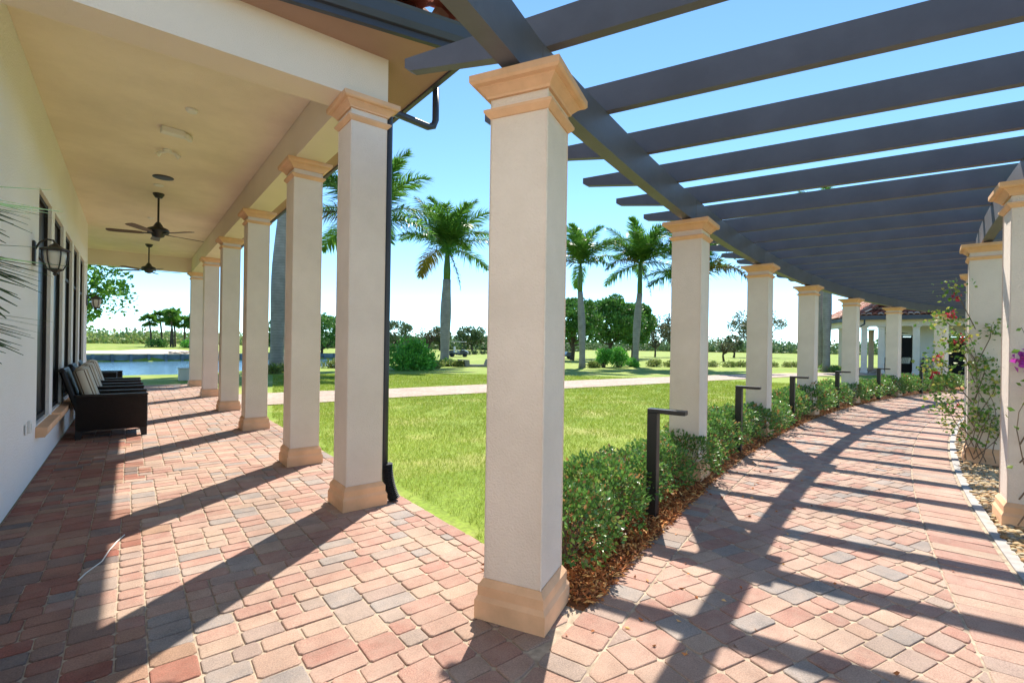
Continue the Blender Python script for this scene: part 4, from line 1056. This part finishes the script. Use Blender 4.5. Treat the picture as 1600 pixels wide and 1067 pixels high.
# cabbage palms
cf = MB()
for q in range(9):
    a = -1.25 + 2.5 * q / 8; L = .75 - .1 * abs(a); d = Vector((math.cos(a), math.sin(a), -.25 * abs(a))); s_ = Vector((-math.sin(a), math.cos(a), 0))
    cf.add([Vector((.45, 0, 0)) + s_ * -.05, Vector((.45, 0, 0)) + s_ * .05, Vector((.45, 0, 0)) + d * L * .6 + s_ * .06, Vector((.45, 0, -.25)) + d * L, Vector((.45, 0, 0)) + d * L * .6 - s_ * .06], [(0, 1, 2, 3, 4)])
cf.tube([(0, 0, 0), (.45, 0, 0)], .015, 4)
cfm = bpy.data.meshes.new('fan_leaf'); cfm.from_pydata(cf.v, [], cf.f); cfm.materials.append(M['palmleaf'])
cps = [(2.0, 74.0, 3.2), (3.1, 75, 3.7), (3.9, 73.5, 3.3), (4.5, 75.5, 4.2), (5.4, 74, 3.1), (6.2, 73, 3.3), (4.1, 72.5, 3.8)]
for i, (x, y, hh) in enumerate(cps):
    rr = random.Random(i + 200); z = float(hgt(np.array(x), np.array(y)))
    e = empty('cabbage_palm', (x, y, z), ['short leaning fan palm at left of cluster across the pond', 'fan palm second from left in the cluster across the pond',
        'fan palm low in the middle of the cluster across the pond', 'tallest fan palm in the cluster across the pond', 'fan palm right of tallest in the cluster across the pond',
        'fan palm half behind the last loggia column across the pond', 'tall fan palm in front of the cluster across the pond'][i], 'palm tree', 'fan palms across the pond')
    ln = rr.uniform(-.3, .3)
    MB().tube([(0, 0, 0), (ln * .3, 0, hh * .5), (ln, 0, hh)], [.11, .10, .09], 8).build('trunk', M['bark'], e)
    vs, fs, o_ = [], [], 0
    mv = np.array([v_.co[:] for v_ in cfm.vertices]); mf = [tuple(p.vertices) for p in cfm.polygons]
    for q in range(24):
        az = q * 2.4; el = rr.uniform(-50, 80); s = rr.uniform(.8, 1.1)
        mt = np.array(Matrix.Rotation(az, 3, 'Z') @ Matrix.Rotation(-R(el), 3, 'Y')); V = (mv * s) @ mt.T + np.array([ln, 0, hh])
        vs += [tuple(t) for t in V]; fs += [tuple(t + o_ for t in p) for p in mf]; o_ += len(mv)
    cm = bpy.data.meshes.new('crown'); cm.from_pydata(vs, [], fs); cm.materials.append(M['palmleaf']); link('crown', cm, e)
bush((2.4, 71, .5), 1.2, .9, 1.3, 900, .25, 180, 'dark bush under the fan palm cluster across the pond', 'bush', M['darkleaf'])
bush((5.8, 70, .5), 1.4, 1.0, 1.3, 1000, .25, 181, 'broad bush right of the fan palm cluster across the pond', 'bush', M['bushleaf'])
# far woodland belts
def belt(name, a0, a1, d0_, d1_, h0, h1, n, ls, m, seed, label):
    r = np.random.default_rng(seed); cl = 900; a = np.radians(r.uniform(a0, a1, cl)); d = r.uniform(d0_, d1_, cl); hh = h0 * .35 + (h1 - h0 * .35) * r.random(cl) ** 1.6
    k = r.integers(0, cl, n); o3 = r.normal(0, 1, (n, 3)); o3 /= np.linalg.norm(o3, axis=1)[:, None]; o3[:, 2] = abs(o3[:, 2])
    base = np.stack([d * np.sin(a), d * np.cos(a), np.zeros(cl)], 1); sz = np.stack([hh * .9, hh * .9, hh], 1)
    P = base[k] + o3 * sz[k] * r.uniform(.55, 1.05, (n, 1))
    v, f = leaf_arrays(P, o3, ls, ls * .7, .2, .6, r)
    tag(link(name, npmesh(name, v, f, m)), label, 'trees', kind='stuff')
belt('far_woodland', -12, 13, 120, 165, 2.2, 4.0, 42000, .7, M['farleaf'], 301, 'pale green scrub woodland beyond the pond')
belt('far_woodland', 13, 46, 130, 190, 2.4, 4.8, 52000, .8, M['fardark'], 302, 'grey green tree belt across the golf field')
belt('far_woodland', 46, 84, 190, 260, 3.0, 5.5, 44000, 1.0, M['fardark'], 303, 'low distant tree belt at far right horizon')
for x, lb in ((-2.2, 'left of two thin chimney stacks on the horizon past the pond'), (2.1, 'right of two thin chimney stacks on the horizon past the pond')):
    b = MB(); b.lathe((0, 0, 0), [(.75, 0), (.6, 9.0), (.66, 9.05), (.66, 9.2)], 12)
    tag(b.build('chimney_stack', M['chimney'], loc=(x, 400, 0)), lb, 'chimney', 'chimney stacks on the horizon')

# ------------------------------------------------------------------ bench and carts
b = MB(); d = Vector((.93, -.33, 0)).normalized(); n_ = Vector((-d.y, d.x, 0))
b.extr([(-.75, .42), (-.70, .02), (-.35, .0), (.72, 0), (.80, .08), (.92, .52), (.80, .52), (.66, .16), (-.42, .16), (-.45, .46), (-1.15, .50), (-1.15, .42)], (17.9, 26.4, -.03), d, (0, 0, 1), n_ * .5)
tag(b.build('bench', M['asphaltgrey']), 'low grey concrete bench with upturned ends on the lawn', 'bench')
def cart(loc, rz, label):
    e = empty('golf_cart', loc, label, 'golf cart', 'golf carts on the far field', rz)
    MB().extr([(-1.1, .3), (-1.1, .75), (-.55, .78), (-.5, .55), (.2, .5), (.35, .85), (.75, .8), (1.15, .6), (1.15, .3)], (0, -.55, 0), (1, 0, 0), (0, 0, 1), (0, 1.1, 0)).build('body', M['cart'], e)
    b = MB(); b.box((0, 0, 1.78), (1.7, 1.15, .07), bev=.03); b.build('canopy', M['cartwhite'], e)
    for x in (-.75, .7):
        for y in (-.5, .5): MB().tube([(x, y, .7), (x * .9, y, 1.76)], .02, 6).build('post', M['black'], e)
    b = MB(); b.box((-.2, 0, .72), (.5, .95, .14), bev=.04); b.box((-.5, 0, 1.0), (.12, .95, .4), bev=.04); b.build('seat', M['cartwhite'], e)
    for x in (-.75, .75):
        for y in (-.5, .5): MB().tube([(x, y - .09, .22), (x, y + .09, .22)], .22, 14).build('wheel', M['rub'], e)
cart((30.5, 48.7, -.03), R(-40), 'dark golf cart out on the field beyond the palm with hanging frond')
cart((38.6, 39.3, -.03), R(-30), 'dark golf cart under the dense tree beside the big near column')

# ------------------------------------------------------------------ second building
b2 = empty('garden_pavilion', (36.9, 10.3, 0), 'cream pavilion with red tiled hip roof at the far end of the path', 'building')
A = Vector((.27, -.963, 0)); B = Vector((.963, .27, 0)); Lf = Vector((.80, .60, 0)); Zv = Vector((0, 0, 1))
O = Vector((0, 0, 0)); HB = 3.0
def bcol(p): 
    s = MB(); s.sqlathe(p, [(.2, 0), (.2, .1), (.165, .2), (.165, HB - .2), (.19, HB - .18), (.165, HB - .15), (.165, HB - .1), (.24, HB - .04), (.24, HB)], A, B)
    return s.build('column', M['stucco'], b2)
for t in (0.1, 0.98, 2.68, 5.4, 8.2, 11, 14): bcol(A * t + B * .2)
for t in (3.3, 6.2): bcol(Lf * t + B * .2)
for t in (.55, -2.2): bcol(A * t + B * 6.5)
for p_, q_ in ((A * -.15 + B * .2, A * 18 + B * .2), (B * .2 + Lf * .2, Lf * 7 + B * .2)):
    d = (q_ - p_).normalized(); n_ = Vector((-d.y, d.x, 0)); c = (p_ + q_) / 2
    MB().box(c + Zv * (HB + .22), ((q_ - p_).length, .32, .44), (d, n_, Zv)).build('beam', M['beamst'], b2)
# rear wall with dark door openings
wb = MB(); c0_ = B * 3.2
segs = [(1.1, 1.6, 0), (1.6, 2.72, 1), (2.72, 4.5, 0), (4.5, 6.6, 1), (6.6, 18, 0)]
for t0, t1, dk in segs:
    z0_, z1_ = (2.5, HB + .4) if dk else (0, HB + .4)
    wb.box(A * ((t0 + t1) / 2) + c0_ + Zv * ((z0_ + z1_) / 2), (t1 - t0, .2, z1_ - z0_), (A, B, Zv))
wb.build('wall', M['wall'], b2)
for t0, t1, dk in segs:
    if dk:
        f_ = MB()
        for t in (t0 + .05, (t0 + t1) / 2, t1 - .05): f_.box(A * t + c0_ + Zv * 1.25, (.08, .1, 2.5), (A, B, Zv))
        f_.box(A * ((t0 + t1) / 2) + c0_ + Zv * 2.45, (t1 - t0 - .2, .09, .08), (A, B, Zv))
        do = f_.build('door', M['frame'], b2)
        MB().box(A * ((t0 + t1) / 2) + c0_ + B * .02 + Zv * 1.2, (t1 - t0 - .1, .02, 2.36), (A, B, Zv)).build('pane', M['glass'], do)
MB().prism([tuple((A * -.3 + B * .4).xy), tuple((A * 18 + B * .4).xy), tuple((A * 18 + B * 3.1).xy), tuple((A * -.3 + B * 3.1 + Lf * 2).xy), tuple((Lf * 7 + B * 2).xy), tuple((Lf * 7 + B * .5).xy)], HB + .30, HB + .36).build('ceiling', M['ceil'], b2)
zE = HB + .62
E0 = Lf * 7.2 - B * .45 ; E1 = A * -.1 - B * .6; E2 = A * 19 - B * .6
R1 = A * 1.5 + B * 6 + Zv * 2.4; R2 = A * 16 + B * 6 + Zv * 2.4; RB0 = Lf * 9 + B * 8; RB2 = A * 19 + B * 14
rf = MB(); zv = Zv * zE
rf.add([E0 + zv, E1 + zv, E2 + zv, R2 + zv, R1 + zv, RB0 + zv, RB2 + zv], [(1, 2, 3, 4), (0, 1, 4), (0, 4, 5), (4, 3, 6, 5), (2, 6, 3)])
rfo = rf.build('roof', M['tile'], b2)
tiles(b2, E1 + zv + Zv * .04, E2 + zv + Zv * .04, B, 18, rise=2.4 / 6.6, skew=.25, skew1=.4).build('roof_tiles', M['tile'], rfo)
dL = (E1 - E0).normalized(); uL = Vector((dL.y, -dL.x, 0)); uL = uL if uL.dot(B) > 0 else -uL
tiles(b2, E0 + zv + Zv * .04, E1 + zv + Zv * .04, uL, 12, rise=.62, skew=.3, skew1=-.2).build('roof_tiles', M['tile'], rfo)
for p_, q_ in ((E1, E2), (E0, E1)):
    d = (q_ - p_).normalized(); n_ = Vector((-d.y, d.x, 0)); c = (p_ + q_) / 2
    MB().box(c + Zv * (zE - .11), ((q_ - p_).length, .1, .26), (d, n_, Zv)).build('gutter', M['bronze'], b2)
MB().prism([tuple(E0.xy), tuple(E1.xy), tuple(E2.xy), tuple((A * 19 + B * .2).xy), tuple((B * .2).xy), tuple((Lf * 7.2 + B * .2).xy)], HB + .46, HB + .5).build('soffit', M['soffit'], b2)
MB().tube([E1 + Zv * (zE - .2) + A * .2, E1 + Zv * (zE - .5) + A * .2, A * -.25 + B * .1 + Zv * (HB - .1), A * -.25 + B * .1 + Zv * .1], .05, 8).build('downspout', M['bronze'], b2, smooth=True)
structure(MB().prism([tuple((Vector((36.9, 10.3, 0)) + v_).xy) for v_ in (A * -.3 - B * .1, A * 18 - B * .1, A * 18 + B * 3.2, Lf * 7 + B * 3.2, Lf * 7 - B * .1)], -.04, -.008).build('pavilion_floor', M['walk']))
# furniture of the pavilion
base2 = Vector((36.9, 10.3, 0))
o = copy_tree(ch); o.location = base2 + A * 1.6 + B * 1.2; o.rotation_euler = (0, 0, R(200)); tag(o, 'dark wicker armchair on the far pavilion porch by downspout', 'armchair', 'wicker armchairs on the pavilion porch')
o = copy_tree(ch); o.location = base2 + A * 2.1 + B * 2.3; o.rotation_euler = (0, 0, R(150)); tag(o, 'dark wicker armchair before the dark door of far pavilion', 'armchair', 'wicker armchairs on the pavilion porch')
o = copy_tree(ch); o.location = base2 + A * 3.5 + B * 2.4; o.rotation_euler = (0, 0, R(190)); tag(o, 'dark wicker armchair in shade behind the fourth hedge bollard', 'armchair', 'wicker armchairs on the pavilion porch')
fo = [x for x in bpy.data.objects if x.name == 'ceiling_fan'][0]
o = copy_tree(fo); o.location = base2 + A * 1.7 + B * 1.7 + Zv * (HB + .3); tag(o, 'dark ceiling fan under the porch of far pavilion', 'ceiling fan', 'ceiling fans in the pavilion')
lo = [x for x in bpy.data.objects if x.name == 'wall_lantern'][0]
o = copy_tree(lo); o.location = base2 + A * 4.0 + B * 3.09 + Zv * 1.75; o.rotation_euler = (0, 0, math.atan2(-B.y, -B.x)); tag(o, 'dark wall lantern on the far pavilion wall', 'lantern', 'lanterns on the pavilion')
lst = [x for x in bpy.data.objects if x.name.startswith('wall_lantern')][0]

# ------------------------------------------------------------------ bougainvillea
def vine(a, label, seed, nlf, flowers, fm, spread, masses=()):
    rr = random.Random(seed); r = np.random.default_rng(seed); rad, tan = axes(a); c = pol(R_IN, a)
    e = empty('bougainvillea', c, label, 'climbing plant', 'bougainvillea on the inner pergola columns')
    b = MB(); L = []; F = []
    for q in range(spread):
        # stems start at the column foot and wander up its near and path faces
        s0 = -tan * rr.uniform(.22, .3) + rad * rr.uniform(-.1, .25); z = rr.uniform(.0, .1); pts = [s0 + Vector((0, 0, z))]
        dirv = Vector((0, 0, 1)); top = rr.uniform(.8, 2.1)
        while pts[-1].z < top and len(pts) < 26:
            out = (rad * rr.uniform(-.55, .7) - tan * rr.uniform(-.35, .45)); dirv = (dirv * .6 + Vector((out.x, out.y, rr.uniform(.35, 1)))).normalized()
            p = pts[-1] + dirv * .14
            t_, r_ = p.dot(tan), p.dot(rad)
            if t_ > -.185 and r_ < .185: p += -tan * (t_ + .2) if t_ + .185 < .185 - r_ else rad * (.2 - r_)
            if (p.dot(rad)) > .55: p -= rad * .1
            if p.dot(tan) < -.6: p += tan * .1
            pts.append(p)
        n_ = len(pts); b.tube(pts, [.006 * (1 - .7 * i / max(1, n_ - 1)) for i in range(n_)], 5)
        for i in range(2, n_):
            for z_ in range(nlf + (2 if pts[i].z > .8 else 0)):
                if rr.random() < .8: L.append(pts[i] + Vector((rr.gauss(0, .05), rr.gauss(0, .05), rr.gauss(0, .05))))
    b.build('stems', M['stem'], e)
    for dt, dr, z, k_, sg in masses:
        for _ in range(int(k_ * 1.7)): L.append(tan * (dt + rr.gauss(0, sg * .6)) + rad * (dr + rr.gauss(0, sg)) + Vector((0, 0, z + rr.gauss(0, sg))))
        b2_ = MB(); b2_.tube([tan * -.2 + rad * .1 + Vector((0, 0, max(.05, z - .5))), tan * dt * .9 + rad * dr * .7 + Vector((0, 0, z - .12)), tan * dt + rad * dr + Vector((0, 0, z + .05))], [.006, .005, .003], 5)
        b2_.build('branch', M['stem'], e)
    L = np.array([tuple(p) for p in L]); o3 = r.normal(0, 1, L.shape); v, f = leaf_arrays(L, o3, .052, .038, .15, .3, r)
    link('leaves', npmesh('leaves', v, f, M['vineleaf']), e)
    for (dt, dr, z, k) in flowers:
        P = np.array(tuple(tan * dt + rad * dr + Vector((0, 0, z)))) + r.normal(0, .026, (k, 3)); o3 = r.normal(0, 1, (k, 3))
        v, f = leaf_arrays(P, o3, .05, .045, .25, .3, r); link('flower_cluster', npmesh('flower_cluster', v, f, fm), e)
vine(100.77, 'leafy bougainvillea with red flowers climbing the farther right hand column', 401, 4,
     [(-.25, .35, 1.95, 16), (-.2, .22, 1.62, 22), (-.2, .34, 1.58, 14), (-.3, .45, 1.35, 20), (-.28, .5, 1.15, 16), (-.25, .3, 2.2, 10), (-.22, .25, .75, 8)], M['redflower'], 6, [(-.25, .35, 2.25, 40, .08), (-.28, .42, 1.85, 60, .09), (-.25, .30, 1.55, 60, .08), (-.3, .48, 1.25, 90, .1), (-.3, .42, .98, 90, .1), (-.28, .36, .72, 60, .09), (-.25, .30, .5, 40, .08), (-.26, .02, 1.3, 60, .09), (-.26, -.1, 1.05, 50, .09), (-.26, .0, .62, 70, .09), (-.24, -.15, .45, 50, .08), (-.24, -.05, 1.75, 30, .08)])
vine(104.60, 'sparse bougainvillea with magenta flowers on the nearest right hand column', 402, 1,
     [(-.27, .10, 1.40, 44), (-.27, .05, 1.36, 30), (-.27, .0, 1.15, 16)], M['magflower'], 2, [(-.3, -.05, 1.2, 14, .05), (-.3, -.1, .75, 14, .07), (-.3, -.2, 1.05, 14, .07)])
